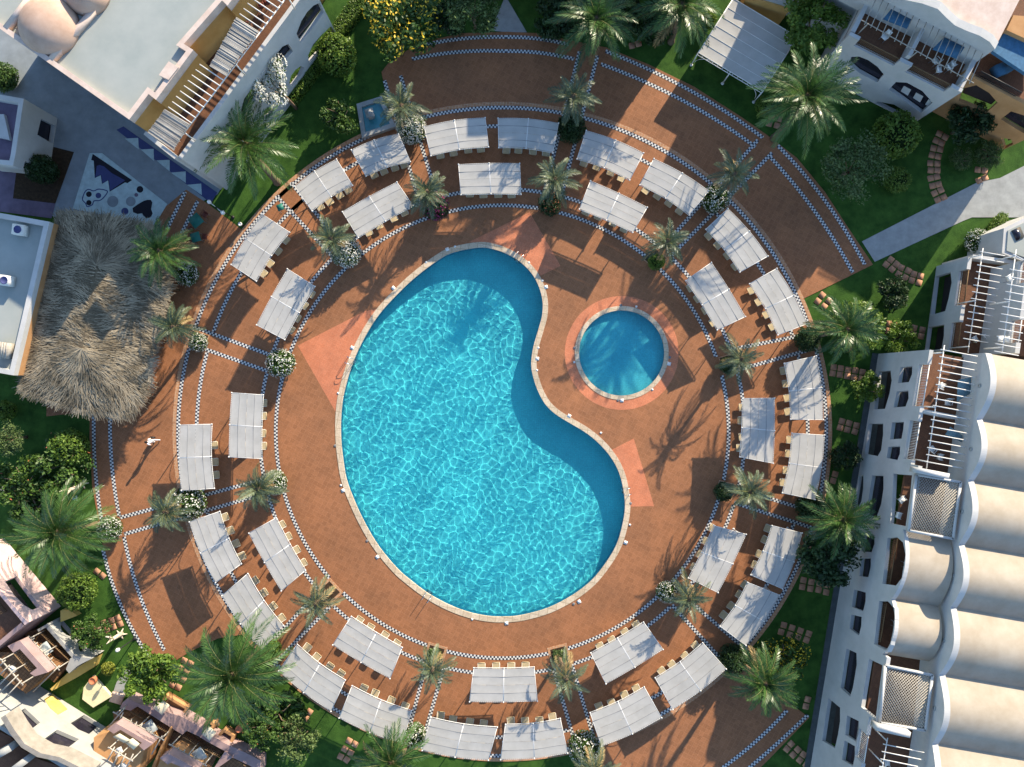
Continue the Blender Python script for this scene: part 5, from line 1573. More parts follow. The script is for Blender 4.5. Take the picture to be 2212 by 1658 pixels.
# lattice roofs over the two square loggias
for quad in (L_([(1372, 792), (1715, 850), (1655, 1290), (1310, 1225)]), P_([(1130, 868), (1495, 940), (1440, 1370), (1085, 1310)])):
    q4 = [P(p, 8.15) for p in quad]; mb = MB(); nl = 34
    for k in range(-nl, nl):
        for sgn in (1, -1):
            seg = []
            for i in range(2):
                pass
            # lines u + sgn*v = k/nl clipped to the unit square
            pts = []
            for (u, v) in ((0, None), (1, None), (None, 0), (None, 1)):
                c_ = k / nl * 2 if sgn == 1 else k / nl * 2
                if u is not None:
                    v = (c_ - u) * 1.0 if sgn == 1 else (u - c_)
                else:
                    u = (c_ - v) if sgn == 1 else (c_ + v)
                if -1e-6 <= u <= 1 + 1e-6 and -1e-6 <= v <= 1 + 1e-6:
                    pts.append((u, v))
            pts = list(dict.fromkeys((round(a, 5), round(b, 5)) for a, b in pts))
            if len(pts) >= 2:
                mb.bar(bilin(q4, *pts[0]) + Vector((0, 0, .02 * sgn)), bilin(q4, *pts[1]) + Vector((0, 0, .02 * sgn)), .045, .02)
    mb.build('lattice_roof', M_wood, Bw)
    mb = MB()
    for a, b in ((0, 1), (1, 2), (2, 3), (3, 0)):
        mb.bar(q4[a], q4[b], .18, .2)
    mb.build('lattice_frame', M_stucco, Bw)
for a, b in ((L_([(1350, 752), (1600, 800)])), (P_([(1045, 1330), (1300, 1385)]))):
    mb = MB(); p, q = P(a, 8.3), P(b, 8.3); mb.bar(p, q, .42, .9); mb.build('cross_wall', M_stucco, Bw)
mb = MB(); p, q = P(Z('L', 1440, 300), 7.3), P(Z('L', 1700, 350), 7.3); mb.bar(p + Vector((0, 0, -.65)), q + Vector((0, 0, -.65)), .3, 1.3); mb.build('cross_wall', M_stucco, Bw)
bl = [((1562 - 7.4 * k, -182 + 54.5 * k), (1849 - 7.0 * k, -128 + 54.5 * k)) for k in range(17)]
pergola('L', bl, ((1592, -215), (1452, 750)), 8.1, Bw, M_pole, .038, 2.0)
pergola('P', [((1115 - 10 * k, 1478 + 58 * k), (1440 - 9 * k, 1545 + 58 * k)) for k in range(7)], ((1150, 1430), (1080, 1830)), 8.1, Bw, M_pole, .038, 2.0)
for q in ([(1700, 55), (1800, 35), (1795, 160), (1690, 225)], [(1640, 420), (1735, 490), (1730, 540), (1600, 480)]):
    me = [P(Z('L', *p), 7.3) for p in q]; mb = MB(); mb.add(me + [p + Vector((0, 0, -.05)) for p in me], [(0, 1, 2, 3), (7, 6, 5, 4), (0, 4, 5, 1), (1, 5, 6, 2), (2, 6, 7, 3), (3, 7, 4, 0)]); mb.build('awning', M_awn, Bw)
# upper end of the wing: two lower terraces
W1 = thing('hotel_building', 'stepped white end house with stacked pergola terraces, right edge above the vaults', 'building')
f1 = Face(dg(917, -253.6), dg(880, 10)); u1 = lambda p: f1.sz(Z('H', *p))[0]
Hh = lambda pts: ZL('H', pts)
ua, ubb, uc = 0.0, f1.sz(Z('H', 1640, 1110))[0], f1.L - 1.2
uc = f1.sz(Z('H', 1590, 1350))[0]
nt1 = (f1.sz(Z('H', 1755, 715))[0], f1.sz(Z('H', 1722, 990))[0]); nt2 = (f1.sz(Z('H', 1690, 1125))[0], f1.sz(Z('H', 1655, 1345))[0])
ops = [('archway_shade', Hh([(1515, 775), (1640, 735), (1648, 820), (1625, 940), (1598, 1040), (1490, 1070)])), ('archway_shade', Hh([(1462, 1165), (1590, 1145), (1588, 1230), (1570, 1335), (1445, 1350)]))]
top = [(uc, 4.05)]
for a, b in (nt2, nt1):
    top += [(b, 4.05), (b, 3.15), (a, 3.15), (a, 4.05)]
wall_face(f1, W1, [(0, 0), (uc, 0)] + top + [(0, 4.05)], ops, M_stucco)
for a, b in (nt1, nt2):
    railing(f1, a, b, 3.1, 4.0, W1, -.2, M_brown, .12)
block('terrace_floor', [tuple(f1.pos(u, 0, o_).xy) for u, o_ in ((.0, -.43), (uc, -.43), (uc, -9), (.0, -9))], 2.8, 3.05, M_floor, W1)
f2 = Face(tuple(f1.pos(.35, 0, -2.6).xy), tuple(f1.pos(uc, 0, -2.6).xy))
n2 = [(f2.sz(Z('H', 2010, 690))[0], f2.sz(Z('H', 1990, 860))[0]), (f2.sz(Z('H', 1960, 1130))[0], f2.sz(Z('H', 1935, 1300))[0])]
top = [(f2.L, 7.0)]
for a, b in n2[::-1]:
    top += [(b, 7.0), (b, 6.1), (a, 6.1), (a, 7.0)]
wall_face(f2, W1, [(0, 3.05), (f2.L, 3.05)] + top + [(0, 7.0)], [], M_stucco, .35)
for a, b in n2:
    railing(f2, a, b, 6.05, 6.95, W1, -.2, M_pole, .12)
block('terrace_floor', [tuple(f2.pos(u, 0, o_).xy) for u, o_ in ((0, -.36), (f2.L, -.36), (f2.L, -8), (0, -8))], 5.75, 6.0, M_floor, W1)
f3 = Face(tuple(f2.pos(.3, 0, -3.4).xy), tuple(f2.pos(f2.L, 0, -3.4).xy)); wall_face(f3, W1, [(0, 6), (f3.L, 6), (f3.L, 8.6), (0, 8.6)], [], M_stucco, .3)
block('roof', [tuple(f3.pos(u, 0, o_).xy) for u, o_ in ((0, -.3), (f3.L, -.3), (f3.L, -8), (0, -8))], 8.2, 8.45, M_cream, W1)
f1e = Face(tuple(f1.pos(0, 0, 0).xy), tuple(f1.pos(0, 0, -9).xy)); f1e.plate('side_wall', [(.43, 0), (9, 0), (9, 3.9), (.43, 3.9)], [], .3, M_stucco, W1, -.02)
pergola('H', [((1868 - 10 * k, 576 + 52 * k), (2062 - 10 * k, 610 + 52 * k)) for k in range(14)], ((1892, 550), (1775, 1365)), 5.4, W1, M_pole, .036, 2.3)
pergola('H', [((2110 - 11 * k, 655 + 58 * k) if k else (2125, 597), (2300 - 11 * k, 690 + 58 * k)) for k in range(14)], ((2150, 560), (2040, 1370)), 8.1, W1, M_pole, .036, 2.0)
gH = thing('garden_house', 'plain grey walled house corner with one small window at the right edge', 'house')
g4_ = zp('H', [(2055, 395), (2330, 260), (2500, 500), (2330, 700), (2040, 590)], 4.2)
block('wall', g4_, 0, 4.2, M_stucco, gH)
fg = Face(g4_[0], g4_[4]);
block('roof', inset(g4_, .3), 4.2, 4.28, M_flat, gH)
fq = Face(g4_[4], g4_[0]); pq = [fq.sz(Z('H', *p)) for p in ((2150, 425), (2185, 410), (2180, 470), (2145, 478))]
mb = MB(); q = P(Z('H', 2160, 440), 4.25); mb.box((q.x, q.y, 4.32), (.7, .9, .1), R(25)); mb.build('window', M_pane, gH)
# chairs and tables out on the right terraces
for (wn, p, z, d) in [('L', (1540, 105), 6, 'beside the second pergola beams'), ('L', (1590, 230), 6, 'near the pale wall'), ('L', (1470, 590), 6, 'under the lower pergola beams'), ('L', (1530, 650), 6, 'by the blue towel'), ('H', (1890, 1240), 3.05, 'on the lower end terrace'), ('H', (1800, 1260), 3.05, 'by the lower end railing'),
                      ('H', (2000, 1260), 6, 'on the upper end terrace'), ('H', (2060, 790), 6, 'by the upper end railing'), ('L', (1235, 980), 6, 'in the square loggia'), ('L', (1210, 1100), 6, 'in the square loggia, lower'), ('L', (1275, 1480), 6, 'in the upper arched loggia'), ('P', (1195, 530), 6, 'in the lower arched loggia'), ('P', (1120, 1600), 6, 'on the bottom terrace')]:
    chair(P(Z(wn, *p), z), random.uniform(0, 6.28), 'white chair %s of the right hotel wing' % d)

# ---- C: white house with wavy roof at the upper right
C_ = thing('hotel_building', 'shaded white house with a wavy parapet and two pergola balconies, upper right', 'building')
fC = Face(P2(Z('D', 850, 275), 6.2), P2(Z('D', 1725, 720), 6.2)); D_ = lambda pts: ZL('D', pts); uC = lambda p: fC.sz(Z('D', *p))[0]
nc = [(uC((930, 315)), uC((1235, 480))), (uC((1325, 530)), uC((1625, 690)))]
top = [(fC.L, 6.2)]
for a, b in nc[::-1]:
    top += [(b, 6.2), (b, 5.35), (a, 5.35), (a, 6.2)]
wall_face(fC, C_, [(0, 0), (fC.L, 0)] + top + [(0, 6.2)], [('window', D_([(865, 445), (930, 442), (1000, 470), (1070, 520), (1120, 580), (1070, 645), (915, 560), (850, 500)])), ('window', D_([(1160, 700), (1215, 640), (1300, 645), (1420, 710), (1500, 800), (1410, 880)])),
                                                            ('archway_shade', D_([(960, 880), (1070, 792), (1200, 815), (1300, 875), (1385, 965), (1350, 995)]))], M_stucco)
for k in range(3):
    px = [(1240 + 95 * k + dx, 700 + 52 * k + dy) for dx, dy in ((0, 35), (25, -5), (80, 25), (55, 70))]
    fC.plate('window_panel', [fC.sz(Z('D', *p)) for p in px], [], .03, M_stucco, C_, -.28)  # white panels standing in for reflections on the pane
for a, b in nc:
    railing(fC, a, b, 5.3, 6.1, C_, -.2, M_brown, .13)
block('terrace_floor', [tuple(fC.pos(u, 0, o_).xy) for u, o_ in ((0, -.43), (fC.L, -.43), (fC.L, -5), (0, -5))], 5.0, 5.25, M_floor, C_)
fCu = Face(P2(Z('D', 1110, -60), 8.0), P2(Z('D', 1985, 385), 8.0))
wavp = [(0, 8.0), (.12, 8.1), (.3, 8.75), (.42, 8.95), (.52, 8.6), (.62, 8.3), (.72, 8.35), (.82, 8.5), (.92, 8.4), (1.0, 8.0)]
ex = fCu.L * 1.0
fCu.plate('gable_wall', [(-6, 5.2), (ex, 5.2)] + [(t * ex, z) for t, z in wavp[::-1]] + [(-6, 8.0)], [], .6, M_stucco, C_)
block('roof', [tuple(fCu.pos(u, 0, o_).xy) for u, o_ in ((-6, -.6), (ex, -.6), (ex, -14), (-6, -14))], 7.7, 7.9, M_pinkroof, C_)
block('upper_wall', [tuple(fCu.pos(u, 0, o_).xy) for u, o_ in ((-6, -.6), (ex, -.6), (ex, -14), (-6, -14))], 0, 7.7, M_stucco, C_)
block('side_wall', [tuple(fC.pos(u, 0, o_).xy) for u, o_ in ((fC.L - .35, -.43), (fC.L, -.43), (fC.L, -5), (fC.L - .35, -5))], 0, 6.1, M_stucco, C_)
block('side_wall', [tuple(fC.pos(u, 0, o_).xy) for u, o_ in ((0, -.43), (.35, -.43), (.35, -5), (0, -5))], 0, 6.1, M_stucco, C_)
block('terrace_wall', [tuple(fC.pos(u, 0, o_).xy) for u, o_ in ((uC((1270, 500)) - .15, -.43), (uC((1270, 500)) + .15, -.43), (uC((1270, 500)) + .15, -4), (uC((1270, 500)) - .15, -4))], 5.25, 6.6, M_stucco, C_)
lo = [(970, 195), (1018, 218), (1062, 240), (1108, 270), (1155, 300), (1203, 325), (1250, 350), (1297, 378), (1350, 405), (1405, 435), (1450, 460), (1500, 490), (1545, 515), (1590, 542), (1640, 570), (1690, 595), (1733, 625), (1785, 655)]
pergola('D', [((x, y), (x + 105, y - 235)) for x, y in lo], ((945, 157), (1820, 648)), 7.3, C_, M_wood, .032, 2.0)
for q in ([(1180, 70), (1345, 150), (1300, 225), (1115, 150)], [(1590, 290), (1750, 370), (1690, 460), (1500, 385)]):
    me = [P(Z('D', *p), 6.9) for p in q]; mb = MB(); mb.add(me + [p + Vector((0, 0, -.05)) for p in me], [(0, 1, 2, 3), (7, 6, 5, 4), (0, 4, 5, 1), (1, 5, 6, 2), (2, 6, 7, 3), (3, 7, 4, 0)]); mb.build('awning', M_blue, C_)
for p, d in (((1105, 310), 'alone on the left balcony'), ((1495, 495), 'upper left one on the right balcony'), ((1520, 565), 'lowest one on the right balcony'), ((1600, 545), 'middle one on the right balcony'), ((1630, 520), 'rightmost one on the right balcony')):
    chair(P(Z('D', *p), 5.25), random.uniform(0, 6), 'white chair, %s of the wavy roofed house' % d)
# orange house next to it
O_ = thing('orange_house', 'shaded orange house with arches and a blue tiled roof at the upper right corner', 'house')
fO = Face(P2(Z('D', 1700, 535), 6.0), P2(Z('D', 2500, 955), 6.0))
wall_face(fO, O_, [(.6, 0), (fO.L, 0), (fO.L, 5.9), (.6, 5.9)], [('archway_shade', D_([(1700, 790), (1735, 690), (1840, 665), (1940, 725), (2005, 800), (1920, 880)])), ('window', D_([(2030, 930), (2110, 868), (2211, 900), (2320, 960), (2211, 1040)])), ('archway_shade', D_([(2060, 1215), (2035, 1075), (2110, 1085), (2185, 1155)]))], M_orange)
block('terrace_floor', [tuple(fO.pos(u, 0, o_).xy) for u, o_ in ((.6, -.43), (fO.L, -.43), (fO.L, -9), (.6, -9))], 5.0, 5.2, M_floor, O_)
railing(fO, fO.sz(Z('D', 1830, 600))[0], fO.sz(Z('D', 2150, 760))[0], 5.9, 6.6, O_, -.2, M_black, .14)
t4 = zp('D', [(2070, 240), (2420, 420), (2420, 700), (1970, 400)], 7.0); block('tiled_roof', t4, 6.7, 7.0, M_blue, O_)
t4 = zp('D', [(2130, 120), (2500, 150), (2500, 430), (2075, 235)], 7.4); block('parapet', t4, 6.0, 7.4, M_orange, O_)
mb = MB(); q = P(Z('D', 2040, 540), 5.6); mb.box((q.x, q.y, 5.55), (1.2, .9, .7), .4); mb.build('terrace_box', M_blue, O_)

# ---- building at the top edge, mostly out of frame; unseen wings are added to shade the upper deck
N_ = thing('tan_building', 'tan wall of a building peeping in at the top edge behind the white pergola', 'building')
block('wall', zp('D', [(60, -25), (395, 72), (560, -210), (150, -330)], 2.8), 0, 2.8, M_ochre, N_); block('roof', zp('D', [(70, -35), (385, 62), (550, -200), (160, -318)], 2.8), 2.8, 2.86, M_flat, N_)
wing = [((1000, -40), (1250, -40), (1250, -420), (1000, -420), 6.5), ((1250, -37), (1530, -37), (1530, -420), (1250, -420), 9.0)]  # out-of-view blocks, stepped in height to shape the deck's shadow
for *pl, z in wing:
    block('unseen_shade_wing', cw(pl), 0, z, M_ochre, N_)

M_stucco_dim = mat('white_stucco_dimmed', (0.27, 0.275, 0.26), 0.9, scale=0.7, col2=(0.35, 0.35, 0.335), spec=0.1, bump=0.15, bscale=12)  # white stucco, its colour darkened for walls that face the sun
M_pink_dim = mat('pink_stucco_dimmed', (0.27, 0.185, 0.175), 0.9, scale=0.8, col2=(0.36, 0.255, 0.245), spec=0.1, bump=0.15)  # pink stucco copy, colour lowered to offset strong sun on these walls
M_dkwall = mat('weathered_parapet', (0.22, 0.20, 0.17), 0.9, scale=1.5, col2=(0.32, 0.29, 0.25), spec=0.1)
M_deckw = tile_mat('plank_floor', (0.19, 0.10, 0.045), (0.24, 0.13, 0.06), R(40), 4.0, (0.08, 0.04, 0.02), 0.06)
# ---- D: pink and white terraced houses at the lower left
m5 = lambda p: (.11571 * p[0], 1343.2 + .11571 * p[1]); m6 = lambda p: (230.3 + .13879 * p[0], 1496.7 + .13879 * p[1]); mM = lambda p: Z('M', *p)
z5 = lambda pts, z: [P2(m5(p), z) for p in pts]; z6 = lambda pts, z: [P2(m6(p), z) for p in pts]; zM_ = lambda pts, z: [P2(mM(p), z) for p in pts]
D1 = thing('pink_house', 'pink house with a dark arched opening beneath the silvery palm', 'house')
f = Face(P2(mM((-260, -35)), 4.0), P2(mM((215, 535)), 4.0))
wall_face(f, D1, [(0, 0), (f.L, 0), (f.L, 4.0), (0, 4.0)], [('archway_shade', [mM(p) for p in ((40, 212), (135, 172), (312, 410), (252, 434), (190, 400), (110, 320))])], M_pink)
block('terrace_floor', [tuple(f.pos(u, 0, o_).xy) for u, o_ in ((0, -.43), (f.L, -.43), (f.L, -5), (0, -5))], 2.9, 3.1, M_floor, D1)
block('inner_floor', [tuple(f.pos(u, 0, o_).xy) for u, o_ in ((1, -.05), (f.L - .5, -.05), (f.L - .5, -1.2), (1, -1.2))], 0, .1, M_deckw, D1)
railing(f, 1.0, f.L - 2.0, 3.1, 3.9, D1, -1.4, M_brown, .16)
f_ = Face(tuple(f.pos(f.L, 0, 0).xy), tuple(f.pos(f.L, 0, -5).xy)); f_.plate('side_wall', [(.43, 0), (5, 0), (5, 3.98), (.43, 3.98)], [], .35, M_pink_dim, D1, 0)
block('curb', zM_([(470, 440), (545, 435), (600, 480), (470, 530)], .6), 0, .6, M_gold, D1)

D2 = thing('white_house', 'white terraced house with golden side wall and slatted balconies, lower left', 'house')
fd = Face(P2(m5((880, 40)), 1.6), P2(m5((1415, 655)), 1.6)); fd.plate('facade', [(0, 0), (fd.L, 0), (fd.L, 1.6), (0, 1.6)], [[(u_ + (.8 * math.cos(q_)), .05 + max(0.05, .8 * math.sin(q_))) for q_ in np.linspace(0, PI, 12)] for u_ in (1.3, 3.6)], .3, M_stucco_dim, D2)
block('end_wall', z5([(1230, 890), (1310, 690), (1415, 650), (1720, 690), (1440, 830), (1290, 970)], 1.7), 0, 1.7, M_stucco_dim, D2)
block('end_pier', z5([(690, 150), (870, 50), (900, 75), (720, 190)], 1.8), 0, 1.8, M_stucco_dim, D2)
block('terrace_floor', zM_([(190, 610), (300, 585), (552, 835), (420, 1000), (250, 850)], .7), 0, .7, M_deckw, D2)
rail3(P2(mM((300, 600)), 1.5), P2(mM((545, 832)), 1.5), .7, 1.55, D2)
block('golden_wall', zM_([(522, 930), (724, 808), (760, 800), (730, 880), (600, 960), (405, 1065), (390, 1050)], .7), 0, .7, M_gold, D2)
block('upper_floor', zM_([(100, 768), (152, 740), (285, 890), (372, 925), (200, 1085), (-80, 880), (-60, 760)], 3.1), 0, 3.1, M_deckw, D2)
block('upper_parapet', zM_([(58, 716), (155, 675), (373, 920), (270, 952), (232, 928), (288, 888), (153, 738), (104, 768)], 4.0), 3.1, 4.0, M_pink_dim, D2)
rail3(P2(m5((255, 600)), 3.9), P2(m5((540, 930)), 3.9), 3.1, 3.9, D2)
c5 = lambda p: m5(p)
pergola('', [((0, 820), (100, 720)), ((0, 985), (180, 810)), ((0, 1170), (265, 905)), ((0, 1330), (340, 995)), ((20, 1510), (400, 1100))], ((0, 690), (430, 1190)), 5.2, D2, M_wood, .05, 2, c5)
pergola('', [((500, 430), (640, 310)), ((565, 515), (700, 390)), ((625, 630), (775, 450)), ((700, 660), (845, 525)), ((765, 740), (910, 595)), ((830, 805), (980, 675)), ((620, 1310), (1110, 820))], ((530, 270), (1110, 910)), 2.9, D2, M_wood, .05, 1.8, c5)
# big white facade
fw = Face(P2(mM((-150, 1275)), 6.0), P2(mM((760, 1842)), 6.0))
wins = [('window', [mM(p) for p in q]) for q in ([(120, 1240), (195, 1200), (312, 1310), (236, 1368), (170, 1320)], [(550, 1316), (660, 1246), (802, 1310), (692, 1400), (610, 1365)], [(340, 1442), (446, 1366), (616, 1440), (490, 1534), (400, 1495)], [(530, 1025), (590, 995), (700, 1110), (655, 1135), (590, 1090)])]
wall_face(fw, D2, [(-2, 0), (fw.L, 0), (fw.L, 5.6), (-2, 5.6)], wins, M_stucco_dim)
fw.plate('window_panel', [fw.sz(mM(p)) for p in ((343, 1131), (410, 1090), (522, 1210), (450, 1250), (390, 1200))], [], .06, M_gold, D2, .05)
block('roof_parapet', zM_([(5, 1275), (42, 1250), (110, 1365), (190, 1475), (320, 1550), (470, 1582), (700, 1700), (690, 1730), (440, 1610), (290, 1580), (165, 1505), (80, 1400)], 6.6), 5.2, 6.6, M_dkwall, D2)
block('roof_floor', zM_([(-150, 1320), (80, 1420), (170, 1520), (300, 1595), (700, 1740), (700, 2100), (-150, 2100)], 5.0), 4.8, 5.0, M_floor, D2)
for x0, y0, x1, y1 in ((-20, 1560, 120, 1480), (100, 1680, 260, 1560)):
    mb = MB(); mb.bar(P(mM((x0, y0)), 5.6), P(mM((x1, y1)), 5.6), .5, 1.2); mb.build('cross_wall', M_stucco_dim, D2)
block('forecourt', zM_([(650, 1040), (720, 950), (865, 1110), (725, 1195), (640, 1130)], .3), 0, .3, M_pale, D2)
mb = MB()
for k in range(5):
    a, b = P(mM((880 - 6 * k, 1075 + 14 * k)), .05), P(mM((972 - 6 * k, 1102 + 14 * k)), .05); mb.bar(a + Vector((0, 0, .1 - .02 * k)), b + Vector((0, 0, .1 - .02 * k)), .26, .2, 0)
mb.build('step', M_pinkroof, D2)
struct(sheet('garden_path', cw([mM(p) for p in ((880, 1075), (905, 1000), (960, 920), (1035, 860), (1110, 790), (1130, 810), (1050, 890), (1000, 960), (965, 1030), (975, 1100))]), [], -.015, .02, M_conc))

D3 = thing('pink_terrace', 'row of pink walled terraces with slat railings and pergolas along the bottom left edge', 'terrace house')
block('parapet', z6([(205, 240), (250, 150), (330, 95), (480, 165), (640, 215), (800, 218), (930, 300), (1180, 380), (1400, 500), (1560, 620), (1840, 790), (2212, 960), (2400, 1060), (2400, 1250), (2212, 1130), (1960, 1010), (1840, 910), (1560, 760), (1410, 670), (1250, 595), (1180, 655), (1000, 545), (480, 215), (372, 285)], 1.25), 0, 1.25, M_pink_dim, D3)
block('terrace_floor', z6([(100, 320), (370, 290), (480, 225), (990, 545), (840, 840), (130, 490)], .4), 0, .4, M_deckw, D3)
block('terrace_floor', z6([(1000, 590), (1190, 665), (1250, 605), (1835, 915), (1700, 1010), (1560, 1300), (780, 1300)], .4), 0, .38, M_deckw, D3)
block('terrace_floor', z6([(1960, 1015), (2400, 1255), (2300, 1500), (1700, 1400), (1720, 1100)], .4), 0, .36, M_deckw, D3)
rail3(P2(m6((372, 292)), 1.15), P2(m6((940, 615)), 1.15), .4, 1.2, D3); rail3(P2(m6((1192, 690)), 1.15), P2(m6((1765, 1010)), 1.15), .4, 1.2, D3); rail3(P2(m6((2010, 1050)), 1.15), P2(m6((2250, 1190)), 1.15), .4, 1.2, D3)
block('dividing_wall', z6([(985, 545), (1005, 560), (880, 830), (700, 1300), (640, 1300), (840, 840)], 1.5), 0, 1.5, M_orange, D3)
block('dividing_wall', z6([(1840, 915), (1960, 1010), (1720, 1180), (1680, 1160)], 1.45), 0, 1.45, M_pink_dim, D3)
block('balcony_parapet', z6([(8, 570), (150, 480), (716, 800), (580, 900), (500, 825), (548, 780), (215, 580), (110, 640)], 3.8), 2.9, 3.8, M_pink_dim, D3)
block('balcony_floor', z6([(0, 620), (110, 630), (215, 575), (550, 780), (585, 905), (470, 1300), (-200, 1300), (-200, 700)], 2.9), 0, 2.9, M_orange, D3)
block('balcony_parapet', z6([(828, 1020), (950, 945), (1420, 1200), (1400, 1260), (1000, 1090), (950, 1120)], 3.8), 2.9, 3.8, M_pink_dim, D3)
block('balcony_floor', z6([(835, 1030), (950, 950), (1400, 1190), (1300, 1500), (700, 1500)], 2.9), 0, 2.9, M_orange, D3)
pergola('', [((40, 520), (290, 230)), ((190, 450), (260, 310)), ((330, 555), (395, 410)), ((400, 600), (475, 450)), ((480, 640), (555, 485)), ((555, 690), (630, 540)), ((630, 730), (700, 590)), ((700, 960), (865, 670))], ((100, 300), (900, 745)), 2.7, D3, M_wood, .05, 2, m6)
pergola('', [((0, 1080), (125, 845)), ((90, 1161), (210, 900)), ((200, 1161), (300, 950)), ((310, 1161), (415, 955))], ((20, 850), (410, 1070)), 5.0, D3, M_wood, .05, 2, m6)
pergola('', [((1050, 960), (1130, 850)), ((1150, 1030), (1220, 890)), ((1230, 1080), (1300, 930)), ((1310, 1130), (1380, 970))], ((970, 800), (1560, 1140)), 2.7, D3, M_wood, .05, 2, m6)
for q in ([(800, 180), (950, 0), (1310, 210), (1190, 370), (940, 290)], [(1480, 570), (1600, 380), (1730, 440), (1640, 680)], [(1690, 690), (1860, 520), (2030, 620), (1970, 800)]):
    pq = z6(q, .25); block('patio_floor', pq, 0, .22, M_patio, D3); ring('patio_kerb', pq, .22, 0, .75 if len(q) == 4 else .6, M_gold if False else M_orange, D3)
M_canvas = mat('cream_canvas', (0.62, 0.57, 0.42), 0.9, var=0.08); M_grey = mat('grey_canvas', (0.34, 0.38, 0.38), 0.9, var=0.1)
for q, z in (([(200, 640), (362, 738), (270, 785), (95, 690)], 4.3), ([(400, 712), (512, 800), (420, 890), (285, 782)], 4.2)):
    me = [P(m6(p), z) for p in q]; mb = MB(); mb.add(me + [p + Vector((0, 0, -.05)) for p in me], [(0, 1, 2, 3), (7, 6, 5, 4), (0, 4, 5, 1), (1, 5, 6, 2), (2, 6, 7, 3), (3, 7, 4, 0)]); mb.build('shade_cloth', M_canvas, D3)


def parasol(px, z, r_, m, label, rz=0.4, h=2.0):
    b = P(px, z + h); t = thing('parasol', label, 'parasol', (b.x, b.y, z), rz)
    mb = MB(); c = [(r_, r_, h), (-r_, r_, h), (-r_, -r_, h), (r_, -r_, h), (0, 0, h + .38)]; mb.add(c, [(0, 1, 4), (1, 2, 4), (2, 3, 4), (3, 0, 4)]); mb.add([(x, y, q - .14) for x, y, q in c[:4]] + c[:4], [(0, 1, 5, 4), (1, 2, 6, 5), (2, 3, 7, 6), (3, 0, 4, 7)]); mb.build('parasol_canopy', m, t)
    mb = MB(); mb.tube([(0, 0, 0), (0, 0, h + .45)], .03, 6); mb.lathe([(.25, 0), (.25, .06), (.05, .1)], 10); mb.build('pole', M_brown, t)


parasol(m6((655, 555)), .4, .52, M_grey, 'grey square parasol on the first pink terrace at the bottom left', .6, 1.2)
parasol(m6((1425, 985)), .38, .52, M_grey, 'grey square parasol on the second pink terrace at the bottom', .6, 1.2)
parasol(m6((845, 225)), .22, .48, M_canvas, 'cream square parasol against the pink curved wall, larger patio', .9, 1.6)
parasol(m6((1590, 640)), .22, .42, M_canvas, 'cream square parasol on the small patio by the pink wall', .9, 1.6)
parasol(m5((820, 530)), .7, .5, M_grey, 'grey square parasol on the slatted balcony of the white house', .6, 1.2)
for (cv, p, z, d) in [(m6, (710, 690), .4, 'on the first pink terrace'), (m6, (480, 570), .4, 'near the railing of the first pink terrace'), (m6, (1290, 1000), .38, 'on the second pink terrace'), (m6, (250, 850), 2.9, 'on the upper pink balcony'), (m6, (320, 1100), 2.9, 'by the pergola of the upper pink balcony'),
                      (m5, (330, 840), 3.1, 'yellowed one on the pink upper balcony'), (m5, (690, 560), .7, 'left of the balcony parasol'), (m5, (810, 720), .7, 'below the balcony parasol')]:
    chair(P(cv(p), z), random.uniform(0, 6), 'white chair %s, lower left houses' % d)
for (cv, p, d) in [(m5, (1795, 1060), 'beside the pale yellow forecourt'), (m5, (1780, 750), 'red tinted, by the golden wall'), (m6, (2100, 520), 'by the bottom patio')]:
    q = P(cv(p)); mb = MB(); mb.lathe([(.14, 0), (.26, .12), (.33, .38), (.28, .52), (.31, .58), (.27, .58), (.22, .5)], 16); o = mb.build('clay_pot', M_coral, smooth=True); o.location = q; tag(o, 'round clay pot %s' % d, 'pot')

# ---- small square fountain
Fq = thing('fountain', 'small square fountain basin with a stone spout beside the outer ring', 'fountain')
fo = zp('B', [(838, 810), (1035, 748), (1145, 985), (880, 1075)], .45)
ring('basin', fo, .38, 0, .45, M_conc, Fq); block('basin_floor', inset(fo, .3), 0, .05, M_tealp, Fq)
block('water', inset(fo, .37), .20, .25, mat('fountain_water', (0.05, 0.22, 0.26), 0.08, spec=0.5), Fq)
q = P(Z('B', 950, 900), .5); mb = MB(); mb.box((q.x, q.y, .5), (.5, .5, 1.0), R(17)); mb.box((q.x, q.y, 1.05), (.7, .7, .12), R(17)); mb.lathe([(.2, 0), (.24, .05), (.05, .12)], 12, (q.x, q.y, 1.11)); mb.build('spout_column', M_conc, Fq)

# ---- stepping stones across the lawns
STONE = None
M_stone = mat('terracotta_stone', (0.38, 0.20, 0.12), 0.85, var=0.2, scale=3, bump=0.2)


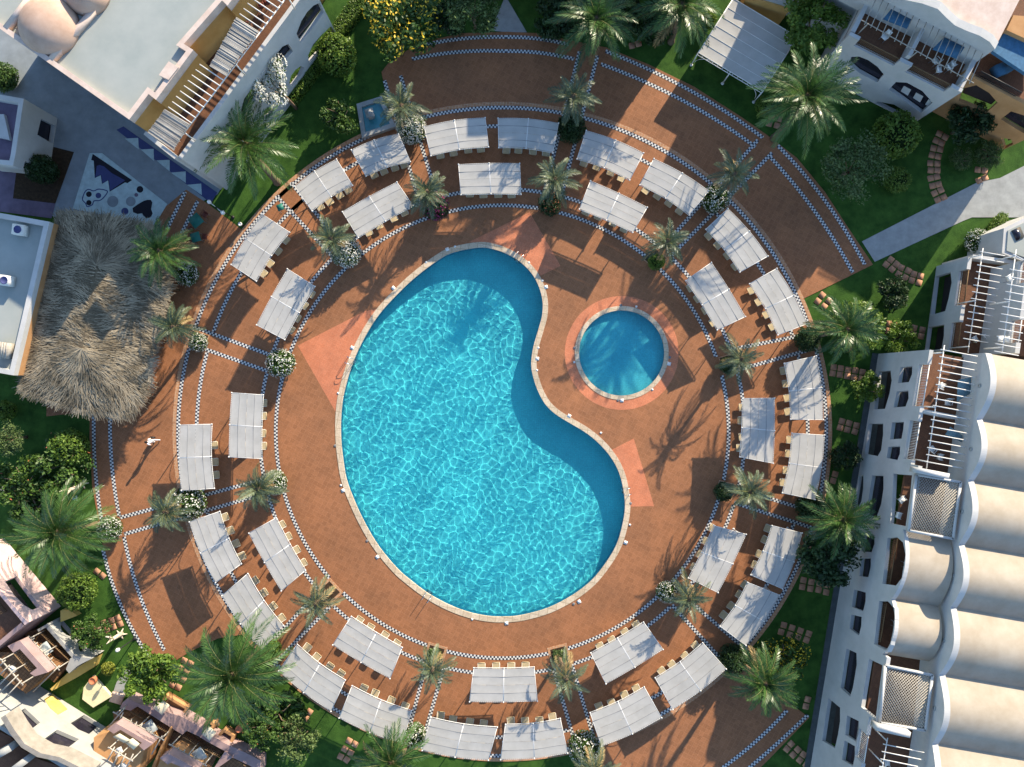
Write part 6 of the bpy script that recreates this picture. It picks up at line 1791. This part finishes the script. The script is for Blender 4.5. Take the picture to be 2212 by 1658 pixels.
def stones(line, n, label, wn=None, rows=2, gap=.60, size=.51):
    global STONE
    pts = [np.array(P2(Z(wn, *p) if wn else p)) for p in line]; seg = np.cumsum([0] + [np.linalg.norm(b - a) for a, b in zip(pts, pts[1:])])
    n = max(1, int(seg[-1] / .62))
    for k in range(n):
        s_ = seg[-1] * (k + .5) / n; i = min(int(np.searchsorted(seg, s_) - 1), len(pts) - 2); i = max(i, 0); f_ = (s_ - seg[i]) / (seg[i + 1] - seg[i]); p = pts[i] * (1 - f_) + pts[i + 1] * f_; d = pts[i + 1] - pts[i]; d = d / np.linalg.norm(d); nn = np.array((-d[1], d[0]))
        for r_ in range(rows):
            q = p + nn * (r_ - (rows - 1) / 2) * gap + RNG.normal(0, .02, 2)
            if STONE is None:
                mb = MB(); h_ = size / 2; mb.prism([(-h_, -h_ + .03), (-h_ + .03, -h_), (h_ - .03, -h_), (h_, -h_ + .03), (h_, h_ - .03), (h_ - .03, h_), (-h_ + .03, h_), (-h_, h_ - .03)], -.02, .03); STONE = mb.build('stepping_stone', M_stone); o = STONE
            else:
                o = STONE.copy(); COL.objects.link(o)
            o.location = (q[0], q[1], -.035); o.rotation_euler = (0, 0, math.atan2(d[1], d[0]) + RNG.normal(0, .05)); tag(o, label, 'stepping stone', label.replace('terracotta stepping stone', 'stepping stones'))


stones([(1590, 1030), (1540, 1130), (1515, 1250), (1510, 1380), (1535, 1480), (1575, 1570)], 13, 'terracotta stepping stone in the long curved double row over the shaded right lawn', 'D')
stones([(1885, 1290), (1875, 1370), (1900, 1430)], 3, 'terracotta stepping stone in the short double row below the yuccas', 'D')
stones([(1135, 640), (1230, 715), (1330, 770), (1430, 800)], 8, 'terracotta stepping stone in the double row leading to the white end house', 'H')
stones([(600, 920), (650, 960), (700, 1000)], 3, 'terracotta stepping stone by the corner of the right deck', 'H')
stones([(1130, 1160), (1300, 1185), (1450, 1215)], 7, 'terracotta stepping stone beside the spiky bush at the white house arch', 'H')
stones([(700, 1495), (800, 1515), (900, 1530), (980, 1545)], 5, 'terracotta stepping stone in the sunny pair of rows under the leaning palm', 'H')
stones([(760, 395), (840, 415), (930, 440)], 4, 'terracotta stepping stone in the shaded pair of rows below the spiky bush', 'L')
stones([(705, 805), (770, 825)], 2, 'terracotta stepping stone in the shade near the square loggia', 'L')
stones([(460, 225), (590, 250), (710, 275)], 6, 'terracotta stepping stone under the large dark tree at the right', 'P')
stones([(300, 570), (430, 610), (560, 660)], 7, 'terracotta stepping stone above the yellow flowering bush', 'P')
stones([(480, 1150), (560, 1170)], 3, 'terracotta stepping stone at the tip of the lower right deck', 'P')
stones([(360, 1480), (450, 1560), (560, 1640)], 5, 'terracotta stepping stone in the bottom right lawn corner', 'P')
stones([(1060, 300), (1085, 400)], 3, 'terracotta stepping stone on the shaded lawn between the top palms', 'C')
stones([(1470, 810), (1440, 880), (1400, 950), (1350, 1060)], 6, 'terracotta stepping stone in the double row left of the largest palm', 'M')
stones([(800, 115), (760, 165), (740, 190)], 2, 'terracotta stepping stone on the lawn above the clipped ball bush', 'M')
stones([(950, 510), (880, 540), (790, 575)], 4, 'terracotta stepping stone on the lawn left of the deck tip', 'M', 2, .55)
stones([(820, 1440), (770, 1530), (720, 1620)], 6, 'terracotta stepping stone in the double row across the bottom lawn', 'N')
stones([(430, 1240), (480, 1270)], 1, 'terracotta stepping stone half hidden by the leafy shrub near the largest palm', 'N')
stones([(210, 930), (330, 960)], 3, 'terracotta stepping stone in the shade of the tallest palm', 'D')
